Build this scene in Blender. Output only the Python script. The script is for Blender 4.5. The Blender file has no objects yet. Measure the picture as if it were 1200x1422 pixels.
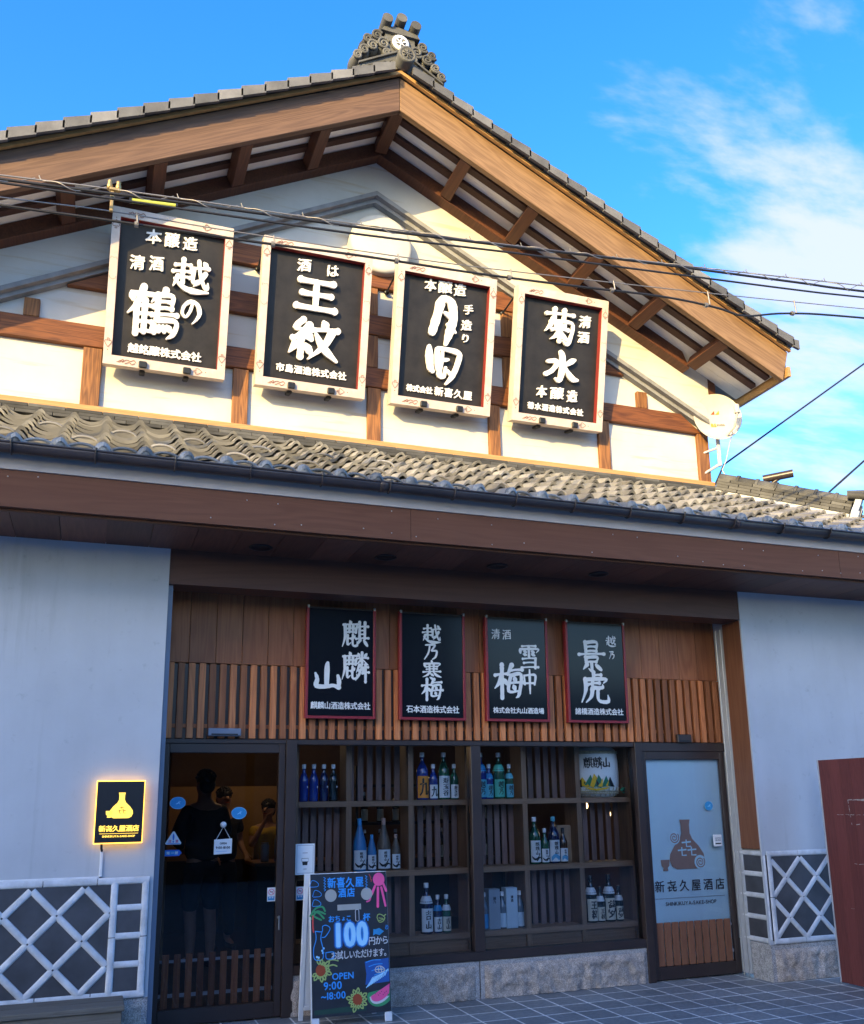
import bpy, math, random
from mathutils import Vector, Matrix, noise
random.seed(7)
R = math.radians
PI = math.pi
C = bpy.context.scene.collection
SC = bpy.context.scene

# ------------------------------------------------------------------ camera, sky, sun, exposure
cam_d = bpy.data.cameras.new('camera'); cam = bpy.data.objects.new('camera', cam_d); C.objects.link(cam)
SC.camera = cam
yaw, pitch, roll = 0.353441535, 0.228837111, -0.015149302
f_ = Vector((math.sin(yaw)*math.cos(pitch), math.cos(yaw)*math.cos(pitch), math.sin(pitch)))
r_ = Vector((math.cos(yaw), -math.sin(yaw), 0)); u_ = r_.cross(f_)
r2 = math.cos(roll)*r_ + math.sin(roll)*u_; u2 = -math.sin(roll)*r_ + math.cos(roll)*u_
cam.matrix_world = Matrix(((r2.x, u2.x, -f_.x, 0), (r2.y, u2.y, -f_.y, -7.3), (r2.z, u2.z, -f_.z, 1.55), (0, 0, 0, 1)))
cam_d.sensor_fit = 'VERTICAL'; cam_d.sensor_height = 36.0
cam_d.lens = 1272.54/1422*36.0
cam_d.shift_y = (815-711)/1422
cam_d.clip_end = 2000

SUN = Vector((-0.88, -0.90, 0.375)).normalized()          # towards the sun: low, from the left, in front of the shop
EL = math.asin(SUN.z)
w = bpy.data.worlds.new('World'); SC.world = w; w.use_nodes = True
nt = w.node_tree; nt.nodes.clear()
def N(t, k, **kw):
    n = t.nodes.new(k)
    for a, b in kw.items(): setattr(n, a, b)
    return n
out = N(nt, 'ShaderNodeOutputWorld'); bg = N(nt, 'ShaderNodeBackground')
sky = N(nt, 'ShaderNodeTexSky'); sky.sky_type = 'NISHITA'; sky.sun_disc = False
sky.sun_elevation = EL; sky.sun_rotation = math.atan2(SUN.x, SUN.y)
sky.altitude = 100; sky.air_density = 1.0; sky.dust_density = 1.2; sky.ozone_density = 2.5
hs = N(nt, 'ShaderNodeHueSaturation'); hs.inputs['Saturation'].default_value = 1.36; hs.inputs['Hue'].default_value = 0.5145; hs.inputs['Value'].default_value = 0.93
nt.links.new(sky.outputs[0], hs.inputs['Color'])
geo = N(nt, 'ShaderNodeTexCoord')
sep = N(nt, 'ShaderNodeSeparateXYZ'); nt.links.new(geo.outputs['Generated'], sep.inputs[0])
def mth(t, op, a, b=None, clamp=False):
    n = N(t, 'ShaderNodeMath', operation=op); n.use_clamp = clamp
    for i, v in enumerate((a, b)):
        if v is None: continue
        if isinstance(v, (int, float)): n.inputs[i].default_value = v
        else: t.links.new(v, n.inputs[i])
    return n.outputs[0]
zz = mth(nt, 'ADD', mth(nt, 'MAXIMUM', sep.outputs[2], 0.02), 0.12)
px = mth(nt, 'DIVIDE', sep.outputs[0], zz); py = mth(nt, 'DIVIDE', sep.outputs[1], zz)
cmb = N(nt, 'ShaderNodeCombineXYZ'); nt.links.new(px, cmb.inputs[0]); nt.links.new(py, cmb.inputs[1])
mp = N(nt, 'ShaderNodeMapping'); mp.inputs['Rotation'].default_value = (0, 0, R(35)); mp.inputs['Scale'].default_value = (0.8, 1.7, 1)
mp.inputs['Location'].default_value = (0.6, 1.2, 0)
nt.links.new(cmb.outputs[0], mp.inputs[0])
nz = N(nt, 'ShaderNodeTexNoise'); nz.inputs['Scale'].default_value = 1.9; nz.inputs['Detail'].default_value = 7; nz.inputs['Roughness'].default_value = 0.58; nz.inputs['Distortion'].default_value = 0.25
nt.links.new(mp.outputs[0], nz.inputs['Vector'])
# a bank of thin cloud low in the sky to the right of the shop
dt = N(nt, 'ShaderNodeVectorMath', operation='DOT_PRODUCT'); nt.links.new(geo.outputs['Generated'], dt.inputs[0])
bank = Vector((0.64, 0.68, 0.56)).normalized(); dt.inputs[1].default_value = bank
msk = N(nt, 'ShaderNodeMapRange', interpolation_type='SMOOTHSTEP'); nt.links.new(dt.outputs['Value'], msk.inputs[0])
msk.inputs[1].default_value = 0.945; msk.inputs[2].default_value = 1.0
cl = mth(nt, 'ADD', nz.outputs['Fac'], mth(nt, 'MULTIPLY', mth(nt, 'SUBTRACT', msk.outputs[0], 1.0), 0.30))
cr = N(nt, 'ShaderNodeMapRange', interpolation_type='SMOOTHSTEP'); nt.links.new(cl, cr.inputs[0]); cr.inputs[1].default_value = 0.40; cr.inputs[2].default_value = 0.57
cr.inputs[4].default_value = 0.85
mixc = N(nt, 'ShaderNodeMix', data_type='RGBA'); nt.links.new(cr.outputs[0], mixc.inputs[0])
nt.links.new(hs.outputs[0], mixc.inputs[6]); mixc.inputs[7].default_value = (1.35, 1.42, 1.75, 1)
nt.links.new(mixc.outputs[2], bg.inputs[0]); bg.inputs[1].default_value = 0.15
nt.links.new(bg.outputs[0], out.inputs[0])

sun_d = bpy.data.lights.new('sun', 'SUN'); sun = bpy.data.objects.new('sun', sun_d); C.objects.link(sun)
sun_d.energy = 2.0; sun_d.angle = R(0.5); sun_d.color = (1.0, 0.71, 0.28)
sun.rotation_euler = SUN.to_track_quat('Z', 'Y').to_euler()
sun.location = (-10, -20, 20)

SC.view_settings.view_transform = 'Standard'; SC.view_settings.look = 'None'
SC.view_settings.exposure = 2.22; SC.view_settings.gamma = 1.0
SC.render.engine = 'CYCLES'
SC.cycles.use_denoising = True
SC.cycles.max_bounces = 8; SC.cycles.transparent_max_bounces = 12; SC.cycles.sample_clamp_indirect = 6
SC.cycles.caustics_reflective = False; SC.cycles.caustics_refractive = False

# ------------------------------------------------------------------ materials
def newmat(name):
    m = bpy.data.materials.new(name); m.use_nodes = True
    t = m.node_tree; t.nodes.clear()
    o = N(t, 'ShaderNodeOutputMaterial'); b = N(t, 'ShaderNodeBsdfPrincipled'); t.links.new(b.outputs[0], o.inputs[0])
    return m, t, b, o
def ramp(t, fac, stops):
    r = N(t, 'ShaderNodeValToRGB'); e = r.color_ramp.elements
    while len(e) < len(stops): e.new(0.5)
    for el, (p, c) in zip(e, stops): el.position = p; el.color = (*c, 1)
    t.links.new(fac, r.inputs[0]); return r.outputs[0]
def noise_tex(t, vec, scale, detail=4, rough=0.55, dist=0.0):
    n = N(t, 'ShaderNodeTexNoise'); n.inputs['Scale'].default_value = scale; n.inputs['Detail'].default_value = detail
    n.inputs['Roughness'].default_value = rough; n.inputs['Distortion'].default_value = dist
    if vec is not None: t.links.new(vec, n.inputs['Vector'])
    return n.outputs['Fac']
def coords(t, scale=(1, 1, 1), rot=(0, 0, 0)):
    tc = N(t, 'ShaderNodeTexCoord'); mp = N(t, 'ShaderNodeMapping'); mp.vector_type = 'TEXTURE' if False else 'POINT'
    mp.inputs['Scale'].default_value = scale; mp.inputs['Rotation'].default_value = rot
    t.links.new(tc.outputs['Object'], mp.inputs[0]); return mp.outputs[0]
def add_bump(t, b, h, strength=0.3, dist=0.01):
    n = N(t, 'ShaderNodeBump'); n.inputs['Strength'].default_value = strength; n.inputs['Distance'].default_value = dist
    t.links.new(h, n.inputs['Height']); t.links.new(n.outputs[0], b.inputs['Normal'])
def mulc(t, col, fac):
    m = N(t, 'ShaderNodeMix', data_type='RGBA', blend_type='MULTIPLY'); m.inputs[0].default_value = 1
    t.links.new(col, m.inputs[6]); t.links.new(fac, m.inputs[7]); return m.outputs[2]
def rnd_fac(t, lo, hi):
    a = N(t, 'ShaderNodeAttribute'); a.attribute_name = 'rnd'
    mr = N(t, 'ShaderNodeMapRange'); t.links.new(a.outputs['Fac'], mr.inputs[0]); mr.inputs[3].default_value = lo; mr.inputs[4].default_value = hi
    return mr.outputs[0]
def mottled(name, c, var=0.12, scale=6, rough=0.6, bump=0.0, bscale=60, spec=0.5, metal=0.0, rnd=None, detail=5):
    m, t, b, o = newmat(name); v = coords(t)
    n = noise_tex(t, v, scale, detail, 0.6)
    lo = tuple(x*(1-var) for x in c); hi = tuple(min(1, x*(1+var)) for x in c)
    col = ramp(t, n, [(0.3, lo), (0.7, hi)])
    if rnd: col = mulc(t, col, rnd_fac(t, *rnd))
    t.links.new(col, b.inputs['Base Color'])
    b.inputs['Roughness'].default_value = rough; b.inputs['Specular IOR Level'].default_value = spec; b.inputs['Metallic'].default_value = metal
    if bump: add_bump(t, b, noise_tex(t, v, bscale, 4), bump, 0.004)
    return m
def wood(name, c1, c2, axis='X', angle=0.0, rough=0.6, rnd=(0.75, 1.15), grain=1.0, bump=0.25, spec=0.4, knots=True):
    m, t, b, o = newmat(name)
    tc = N(t, 'ShaderNodeTexCoord')
    r0 = N(t, 'ShaderNodeMapping'); r0.inputs['Rotation'].default_value = (0, angle, 0); t.links.new(tc.outputs['Object'], r0.inputs[0])
    at = N(t, 'ShaderNodeAttribute'); at.attribute_name = 'rnd'
    off = N(t, 'ShaderNodeVectorMath', operation='SCALE'); off.inputs[0].default_value = (17, 11, 23); t.links.new(at.outputs['Fac'], off.inputs['Scale'])
    ad = N(t, 'ShaderNodeVectorMath', operation='ADD'); t.links.new(r0.outputs[0], ad.inputs[0]); t.links.new(off.outputs[0], ad.inputs[1])
    s = {'X': (0.5, 7, 7), 'Y': (7, 0.5, 7), 'Z': (7, 7, 0.5)}[axis]
    m1 = N(t, 'ShaderNodeMapping'); m1.inputs['Scale'].default_value = tuple(k*grain for k in s); t.links.new(ad.outputs[0], m1.inputs[0])
    n1 = noise_tex(t, m1.outputs[0], 1.0, 3, 0.5, 0.6)
    rings = mth(t, 'ADD', mth(t, 'MULTIPLY', mth(t, 'SINE', mth(t, 'MULTIPLY', n1, 75.0)), 0.5), 0.5)
    m2 = N(t, 'ShaderNodeMapping'); m2.inputs['Scale'].default_value = tuple(k*grain*6 for k in s); t.links.new(ad.outputs[0], m2.inputs[0])
    n2 = noise_tex(t, m2.outputs[0], 1.5, 5, 0.65)
    m3 = N(t, 'ShaderNodeMapping'); m3.inputs['Scale'].default_value = tuple(k*grain*(1.2 if k < 1 else 22) for k in s); t.links.new(ad.outputs[0], m3.inputs[0])
    n3 = noise_tex(t, m3.outputs[0], 1.0, 3, 0.6)
    f = mth(t, 'ADD', mth(t, 'MULTIPLY', rings, 0.24), mth(t, 'ADD', mth(t, 'MULTIPLY', n2, 0.55), mth(t, 'MULTIPLY', n3, 0.36)))
    col = ramp(t, f, [(0.2, c1), (0.55, tuple((x+y)/2 for x, y in zip(c1, c2))), (0.9, c2)])
    col = mulc(t, col, rnd_fac(t, *rnd))
    t.links.new(col, b.inputs['Base Color']); b.inputs['Roughness'].default_value = rough; b.inputs['Specular IOR Level'].default_value = spec
    if bump: add_bump(t, b, f, bump, 0.004)
    return m
def flat(name, c, rough=0.5, spec=0.5, metal=0.0, coat=0.0):
    m, t, b, o = newmat(name); v = coords(t)
    col = ramp(t, noise_tex(t, v, 9, 4), [(0.25, tuple(x*0.92 for x in c)), (0.75, tuple(min(1, x*1.06) for x in c))])
    t.links.new(col, b.inputs['Base Color'])
    b.inputs['Roughness'].default_value = rough; b.inputs['Specular IOR Level'].default_value = spec; b.inputs['Metallic'].default_value = metal
    b.inputs['Coat Weight'].default_value = coat; b.inputs['Coat Roughness'].default_value = 0.08
    return m
def emit(name, c, s):
    m, t, b, o = newmat(name); b.inputs['Base Color'].default_value = (*[x*0.5 for x in c], 1)
    b.inputs['Emission Color'].default_value = (*c, 1); b.inputs['Emission Strength'].default_value = s
    return m
def pane_mat(name, tint=(1, 1, 1), rough=0.0):
    m = bpy.data.materials.new(name); m.use_nodes = True; t = m.node_tree; t.nodes.clear()
    o = N(t, 'ShaderNodeOutputMaterial'); g = N(t, 'ShaderNodeBsdfGlossy'); tr = N(t, 'ShaderNodeBsdfTransparent'); mx = N(t, 'ShaderNodeMixShader')
    fr = N(t, 'ShaderNodeFresnel'); fr.inputs['IOR'].default_value = 1.33
    g.inputs['Roughness'].default_value = rough; tr.inputs['Color'].default_value = (*tint, 1)
    t.links.new(fr.outputs[0], mx.inputs[0]); t.links.new(tr.outputs[0], mx.inputs[1]); t.links.new(g.outputs[0], mx.inputs[2])
    t.links.new(mx.outputs[0], o.inputs[0]); return m

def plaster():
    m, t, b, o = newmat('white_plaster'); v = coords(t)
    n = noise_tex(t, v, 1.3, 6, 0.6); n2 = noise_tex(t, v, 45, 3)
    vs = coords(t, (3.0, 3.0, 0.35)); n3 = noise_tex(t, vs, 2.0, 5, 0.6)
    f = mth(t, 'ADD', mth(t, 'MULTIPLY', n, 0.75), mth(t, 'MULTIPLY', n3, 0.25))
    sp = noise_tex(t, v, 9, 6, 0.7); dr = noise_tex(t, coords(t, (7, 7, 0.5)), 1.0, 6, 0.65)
    col = ramp(t, f, [(0.3, (0.43, 0.445, 0.46)), (0.6, (0.50, 0.52, 0.54))])  # slight cool tint stands in for the blue skylight on the walls
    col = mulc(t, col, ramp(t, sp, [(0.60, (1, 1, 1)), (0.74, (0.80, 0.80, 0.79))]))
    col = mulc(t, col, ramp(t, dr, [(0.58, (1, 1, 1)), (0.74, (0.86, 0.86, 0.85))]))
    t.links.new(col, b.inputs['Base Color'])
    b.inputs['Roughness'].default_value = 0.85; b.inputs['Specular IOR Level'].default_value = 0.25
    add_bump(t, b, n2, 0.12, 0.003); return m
def gable_plaster():
    m, t, b, o = newmat('cream_gable_plaster'); v = coords(t)
    n = noise_tex(t, v, 1.6, 6, 0.62); st = noise_tex(t, coords(t, (0.55, 1, 9)), 1.4, 5, 0.6, 0.4)
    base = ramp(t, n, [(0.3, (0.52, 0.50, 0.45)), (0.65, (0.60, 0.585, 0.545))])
    col = mulc(t, base, ramp(t, st, [(0.56, (1, 1, 1)), (0.72, (0.86, 0.74, 0.55))]))
    t.links.new(col, b.inputs['Base Color']); b.inputs['Roughness'].default_value = 0.85; b.inputs['Specular IOR Level'].default_value = 0.25
    add_bump(t, b, noise_tex(t, v, 40, 3), 0.12, 0.003); return m
def paving():
    m, t, b, o = newmat('stone_paving')
    v = coords(t)
    br = N(t, 'ShaderNodeTexBrick'); br.offset = 0.0; br.squash = 1.0
    br.inputs['Scale'].default_value = 1.0; br.inputs['Mortar Size'].default_value = 0.0075; br.inputs['Mortar Smooth'].default_value = 0.2
    br.inputs['Brick Width'].default_value = 0.25; br.inputs['Row Height'].default_value = 0.25; br.inputs['Bias'].default_value = 0.0
    br.inputs['Color1'].default_value = (0.19, 0.20, 0.20, 1); br.inputs['Color2'].default_value = (0.29, 0.295, 0.285, 1); br.inputs['Mortar'].default_value = (0.88, 0.85, 0.78, 1)
    t.links.new(v, br.inputs['Vector'])
    n = noise_tex(t, v, 30, 6, 0.65); n2 = noise_tex(t, v, 1.7, 4)
    col = mulc(t, br.outputs['Color'], ramp(t, n, [(0.3, (0.7, 0.7, 0.7)), (0.7, (1.15, 1.15, 1.15))]))
    col = mulc(t, col, ramp(t, n2, [(0.3, (0.75, 0.75, 0.75)), (0.7, (1.1, 1.1, 1.1))]))
    t.links.new(col, b.inputs['Base Color']); b.inputs['Roughness'].default_value = 0.55
    hh = mth(t, 'ADD', mth(t, 'MULTIPLY', br.outputs['Fac'], -1.0), mth(t, 'MULTIPLY', n, 0.35)); add_bump(t, b, hh, 0.5, 0.004)
    return m
def granite(name, c, bump=0.5):
    m, t, b, o = newmat(name); v = coords(t)
    n1 = noise_tex(t, v, 160, 2, 0.5); n2 = noise_tex(t, v, 26, 6, 0.65)
    a = ramp(t, n1, [(0.35, tuple(x*0.55 for x in c)), (0.5, c), (0.68, tuple(min(1, x*1.45) for x in c))])
    col = mulc(t, a, ramp(t, n2, [(0.3, (0.62, 0.62, 0.63)), (0.7, (1.18, 1.16, 1.13))]))
    t.links.new(col, b.inputs['Base Color']); b.inputs['Roughness'].default_value = 0.85
    add_bump(t, b, n2, bump, 0.01); return m
def kawara(name, c, rough=0.42, spec=0.6):
    m, t, b, o = newmat(name); v = coords(t)
    n = noise_tex(t, v, 4, 5, 0.6); n2 = noise_tex(t, v, 70, 3)
    col = ramp(t, n, [(0.3, tuple(x*0.7 for x in c)), (0.7, tuple(x*1.25 for x in c))])
    col = mulc(t, col, rnd_fac(t, 0.55, 1.25))
    t.links.new(col, b.inputs['Base Color']); b.inputs['Roughness'].default_value = rough; b.inputs['Specular IOR Level'].default_value = spec
    add_bump(t, b, n2, 0.08, 0.002); return m

SL = math.atan(0.505)
M = dict(
 plaster=plaster(), gplaster=gable_plaster(), paving=paving(), granite=granite('rough_granite', (0.46, 0.385, 0.32)), granite_edge=granite('dressed_granite', (0.42, 0.40, 0.38), 0.1),
 kawara=kawara('grey_roof_tile', (0.25, 0.245, 0.23), 0.45, 0.4), verge=kawara('verge_tile_grey', (0.15, 0.15, 0.15), 0.6, 0.25), kawara_d=kawara('dark_ridge_tile', (0.095, 0.095, 0.09), 0.65, 0.2),
 header=wood('dark_header_board', (0.075, 0.03, 0.02), (0.11, 0.048, 0.032), 'X', 0, 0.5, (0.9, 1.1), 0.6, 0.05),
 fascia=wood('dark_brown_board', (0.115, 0.047, 0.026), (0.165, 0.071, 0.040), 'X', 0, 0.5, (0.9, 1.1), 0.6, 0.05, 0.12),
 soffit=wood('brown_soffit_board', (0.11, 0.042, 0.026), (0.18, 0.072, 0.045), 'Y', 0, 0.55, (0.75, 1.2), 0.8, 0.1),
 slat=wood('cedar_slat', (0.29, 0.078, 0.024), (0.70, 0.255, 0.088), 'Z', 0, 0.55, (0.45, 1.25), 1.0, 0.15),
 board=wood('cedar_board', (0.25, 0.072, 0.026), (0.45, 0.165, 0.062), 'Z', 0, 0.5, (0.75, 1.15), 0.8, 0.12),
 post=wood('brown_post', (0.16, 0.06, 0.03), (0.26, 0.11, 0.055), 'Z', 0, 0.55, (0.9, 1.1), 0.8, 0.1),
 timber=wood('weathered_timber', (0.04, 0.010, 0.004), (0.26, 0.09, 0.026), 'X', 0, 0.6, (0.85, 1.15), 1.0, 0.5),
 timber_z=wood('weathered_upright_timber', (0.04, 0.012, 0.004), (0.38, 0.165, 0.05), 'Z', 0, 0.6, (0.85, 1.15), 1.0, 0.5),
 barge_l=wood('barge_wood_painted_shade', (0.06, 0.031, 0.020), (0.165, 0.095, 0.058), 'X', SL, 0.65, (0.95, 1.05), 0.75, 0.5),  # same wood as the right board, darkened to paint in its shade
 barge_r=wood('barge_wood_painted_sun', (0.11, 0.055, 0.024), (0.29, 0.175, 0.088), 'X', -SL, 0.65, (0.95, 1.05), 0.75, 0.5),  # lighter, more orange copy: sunlight put into the colour
 rafter=wood('dark_rafter', (0.040, 0.014, 0.009), (0.075, 0.03, 0.018), 'X', SL, 0.6, (0.9, 1.1), 0.8, 0.1),
 purlin=wood('red_brown_purlin', (0.06, 0.02, 0.010), (0.13, 0.048, 0.022), 'Y', 0, 0.6, (0.8, 1.1), 0.8, 0.2),
 trimwood=wood('ochre_trim_wood', (0.30, 0.165, 0.06), (0.48, 0.28, 0.11), 'X', 0, 0.6, (0.9, 1.1), 0.8, 0.15),
 soffit_white=mottled('pale_soffit_board', (0.80, 0.77, 0.70), 0.1, 3, 0.8),
 frame=mottled('dark_bronze_frame', (0.040, 0.026, 0.022), 0.15, 4, 0.38, spec=0.5),
 gutter=mottled('brown_gutter', (0.045, 0.034, 0.033), 0.25, 5, 0.35),
 eaveboard=mottled('pale_grey_eave_panel', (0.44, 0.375, 0.335), 0.08, 3, 0.6),
 mould=mottled('grey_plaster_moulding', (0.24, 0.24, 0.24), 0.2, 8, 0.8, 0.2, 40),
 namako=mottled('slate_wall_tile', (0.055, 0.057, 0.065), 0.3, 5, 0.6),
 namako_rail=mottled('white_tile_joint', (0.58, 0.59, 0.60), 0.22, 9, 0.65, 0.25, 35),
 bluestrip=mottled('blue_grey_metal', (0.18, 0.21, 0.27), 0.1, 4, 0.45),
 jamb=mottled('grey_jamb', (0.42, 0.43, 0.44), 0.12, 5, 0.6),
 black=flat('black_metal', (0.012, 0.012, 0.013), 0.4), blackplastic=flat('black_plastic', (0.015, 0.015, 0.017), 0.35),
 panel_up=mottled('black_sign_panel', (0.019, 0.017, 0.016), 0.35, 7, 0.5, spec=0.3), panel_low=flat('navy_black_sign_panel', (0.007, 0.009, 0.014), 0.16, 0.3),
 signframe=mottled('cream_sign_frame', (0.56, 0.47, 0.40), 0.14, 10, 0.5), ornament=mottled('engraved_ornament', (0.24, 0.11, 0.07), 0.2, 20, 0.6),
 redtrim=flat('red_sign_trim', (0.22, 0.025, 0.02), 0.45), redframe=flat('red_sign_frame', (0.27, 0.018, 0.028), 0.4),
 lettering=mottled('white_lettering', (0.82, 0.80, 0.76), 0.05, 20, 0.5), ink=flat('black_ink', (0.012, 0.012, 0.014), 0.5),
 amber=emit('amber_backlight', (1.0, 0.50, 0.06), 1.0), amber_face=emit('amber_lit_lettering', (1.0, 0.62, 0.08), 0.42),
 pane=pane_mat('window_glass', (0.985, 0.99, 0.99)), doorpane=pane_mat('dark_door_glass', (0.80, 0.80, 0.82)),
 redpanel=wood('red_painted_panel', (0.11, 0.026, 0.022), (0.175, 0.045, 0.038), 'Z', 0, 0.6, (0.9, 1.1), 1.5, 0.25),
 chalk_w=flat('white_chalk', (0.62, 0.62, 0.62), 0.9), greywood=wood('weathered_grey_wood', (0.10, 0.085, 0.065), (0.20, 0.175, 0.14), 'X', 0, 0.8, (0.8, 1.1), 1.2, 0.6),
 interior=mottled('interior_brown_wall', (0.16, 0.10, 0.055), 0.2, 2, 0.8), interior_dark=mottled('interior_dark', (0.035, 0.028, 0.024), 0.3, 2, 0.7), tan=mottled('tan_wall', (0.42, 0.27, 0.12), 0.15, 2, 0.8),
 shelfwood=wood('brown_shelf_wood', (0.19, 0.105, 0.06), (0.31, 0.18, 0.105), 'X', 0, 0.55, (0.85, 1.15), 1.0, 0.1),
 shelfwood_z=wood('brown_shelf_post', (0.19, 0.105, 0.06), (0.31, 0.18, 0.105), 'Z', 0, 0.55, (0.85, 1.15), 1.0, 0.1),
 shelflat=wood('grey_brown_lath', (0.13, 0.075, 0.062), (0.235, 0.14, 0.115), 'Z', 0, 0.6, (0.75, 1.2), 1.0, 0.1),
 white=flat('white_paint', (0.74, 0.75, 0.75), 0.4), paper=flat('white_paper', (0.76, 0.78, 0.78), 0.7), chalkboard=mottled('chalkboard', (0.016, 0.019, 0.026), 0.3, 7, 0.55),
 steel=flat('steel', (0.5, 0.5, 0.5), 0.35, 0.5, 0.9), dish=flat('white_dish', (0.50, 0.48, 0.45), 0.5, 0.3), cable=flat('black_cable', (0.014, 0.014, 0.015), 0.55), wire=flat('galvanised_wire', (0.30, 0.28, 0.25), 0.45, 0.5, 0.6),
 yellow=flat('yellow_guard', (0.42, 0.46, 0.06), 0.5), brass=flat('brass_clamp', (0.50, 0.33, 0.12), 0.4, 0.5, 0.7),
 screen=mottled('pale_blue_screen', (0.70, 0.92, 1.0), 0.04, 3, 0.7), flaskbrown=flat('brown_print', (0.42, 0.25, 0.19), 0.7), navyink=flat('dark_print', (0.03, 0.03, 0.05), 0.7),
 sticker_b=flat('blue_sticker', (0.025, 0.27, 0.56), 0.5), sticker_d=flat('strong_blue_sticker', (0.02, 0.14, 0.55), 0.5), pinkink=flat('pink_ink', (0.75, 0.10, 0.22), 0.7),
 c_blue=flat('blue_chalk', (0.04, 0.32, 0.78), 0.85), c_sky=flat('pale_blue_chalk', (0.36, 0.70, 0.92), 0.85), c_deep=flat('deep_blue_chalk', (0.02, 0.10, 0.36), 0.85), c_pink=flat('pink_chalk', (0.85, 0.10, 0.30), 0.85), c_green=flat('green_chalk', (0.05, 0.30, 0.12), 0.85), c_lime=flat('lime_chalk', (0.36, 0.46, 0.14), 0.85), c_brown=flat('brown_chalk', (0.33, 0.06, 0.02), 0.85), c_red=flat('red_chalk', (0.65, 0.07, 0.06), 0.85), c_dgreen=flat('dark_green_chalk', (0.018, 0.06, 0.045), 0.9), magnet=flat('grey_cream_blank', (0.40, 0.39, 0.35), 0.5),
 skin=mottled('skin', (0.50, 0.30, 0.21), 0.08, 12, 0.55), hair=mottled('dark_hair', (0.012, 0.010, 0.009), 0.3, 40, 0.5), tshirt=mottled('charcoal_cotton', (0.045, 0.043, 0.048), 0.15, 8, 0.9), shorts=mottled('navy_cotton', (0.012, 0.015, 0.028), 0.15, 8, 0.9), yellowshirt=mottled('mustard_cotton', (0.62, 0.42, 0.05), 0.15, 8, 0.9), darkshirt=mottled('black_cotton', (0.02, 0.02, 0.024), 0.15, 8, 0.9), shoe=flat('dark_shoe', (0.03, 0.028, 0.026), 0.6),
 fardark=mottled('dark_timber_front', (0.07, 0.055, 0.045), 0.2, 0.8, 0.8), asphalt=mottled('asphalt', (0.42, 0.41, 0.39), 0.2, 3, 0.85, 0.4, 80), farwall=mottled('render_wall', (0.76, 0.73, 0.67), 0.1, 0.6, 0.9), farwin=flat('far_window', (0.03, 0.04, 0.05), 0.1), farroof=mottled('far_roof', (0.12, 0.12, 0.125), 0.15, 1, 0.7),
 straw=mottled('straw_rope', (0.50, 0.44, 0.30), 0.25, 30, 0.85, 0.5, 90), barrelwhite=mottled('white_wrap', (0.88, 0.89, 0.85), 0.06, 8, 0.6), p_yellow=flat('yellow_print', (0.80, 0.50, 0.02), 0.6), p_green=flat('green_print', (0.02, 0.20, 0.11), 0.6), wavesblue=flat('wave_blue_print', (0.10, 0.38, 0.62), 0.6),
 lb_orange=flat('orange_label', (0.80, 0.28, 0.03), 0.6), lb_teal=flat('teal_label', (0.10, 0.45, 0.55), 0.6), lb_green=flat('green_label', (0.08, 0.48, 0.36), 0.6), lb_cream=flat('cream_label', (0.66, 0.62, 0.50), 0.6), boxgrey=flat('silver_grey_carton', (0.28, 0.33, 0.38), 0.6), boxpale=flat('pale_blue_carton', (0.50, 0.62, 0.70), 0.6), paulownia=wood('pale_box_wood', (0.28, 0.19, 0.12), (0.40, 0.28, 0.18), 'Z', 0, 0.7, (0.9, 1.1), 1.0, 0.05), capwhite=flat('white_cap', (0.72, 0.74, 0.76), 0.4),
)
def bottle_glass(name, c, rough=0.07, frosted=False):
    m, t, b, o = newmat(name); b.inputs['Base Color'].default_value = (*c, 1); b.inputs['Roughness'].default_value = rough
    b.inputs['Specular IOR Level'].default_value = 0.6; b.inputs['Transmission Weight'].default_value = 0.0
    if not frosted: b.inputs['Coat Weight'].default_value = 0.6; b.inputs['Coat Roughness'].default_value = 0.04
    col = ramp(t, noise_tex(t, coords(t, (8, 8, 2)), 2, 2), [(0.3, tuple(x*0.75 for x in c)), (0.7, tuple(x*1.2 for x in c))]); t.links.new(col, b.inputs['Base Color'])
    return m
G = dict(cobalt=bottle_glass('cobalt_glass', (0.012, 0.035, 0.22)), ink=bottle_glass('ink_blue_glass', (0.008, 0.014, 0.06)), green=bottle_glass('green_glass', (0.012, 0.085, 0.045)), dark=bottle_glass('dark_glass', (0.010, 0.016, 0.016)), brown=bottle_glass('brown_glass', (0.045, 0.018, 0.008)), fblue=bottle_glass('frosted_blue_glass', (0.03, 0.20, 0.45), 0.45, True), fbrown=bottle_glass('frosted_brown_glass', (0.13, 0.085, 0.055), 0.45, True), clear=bottle_glass('pale_grey_glass', (0.10, 0.14, 0.18)))

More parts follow.
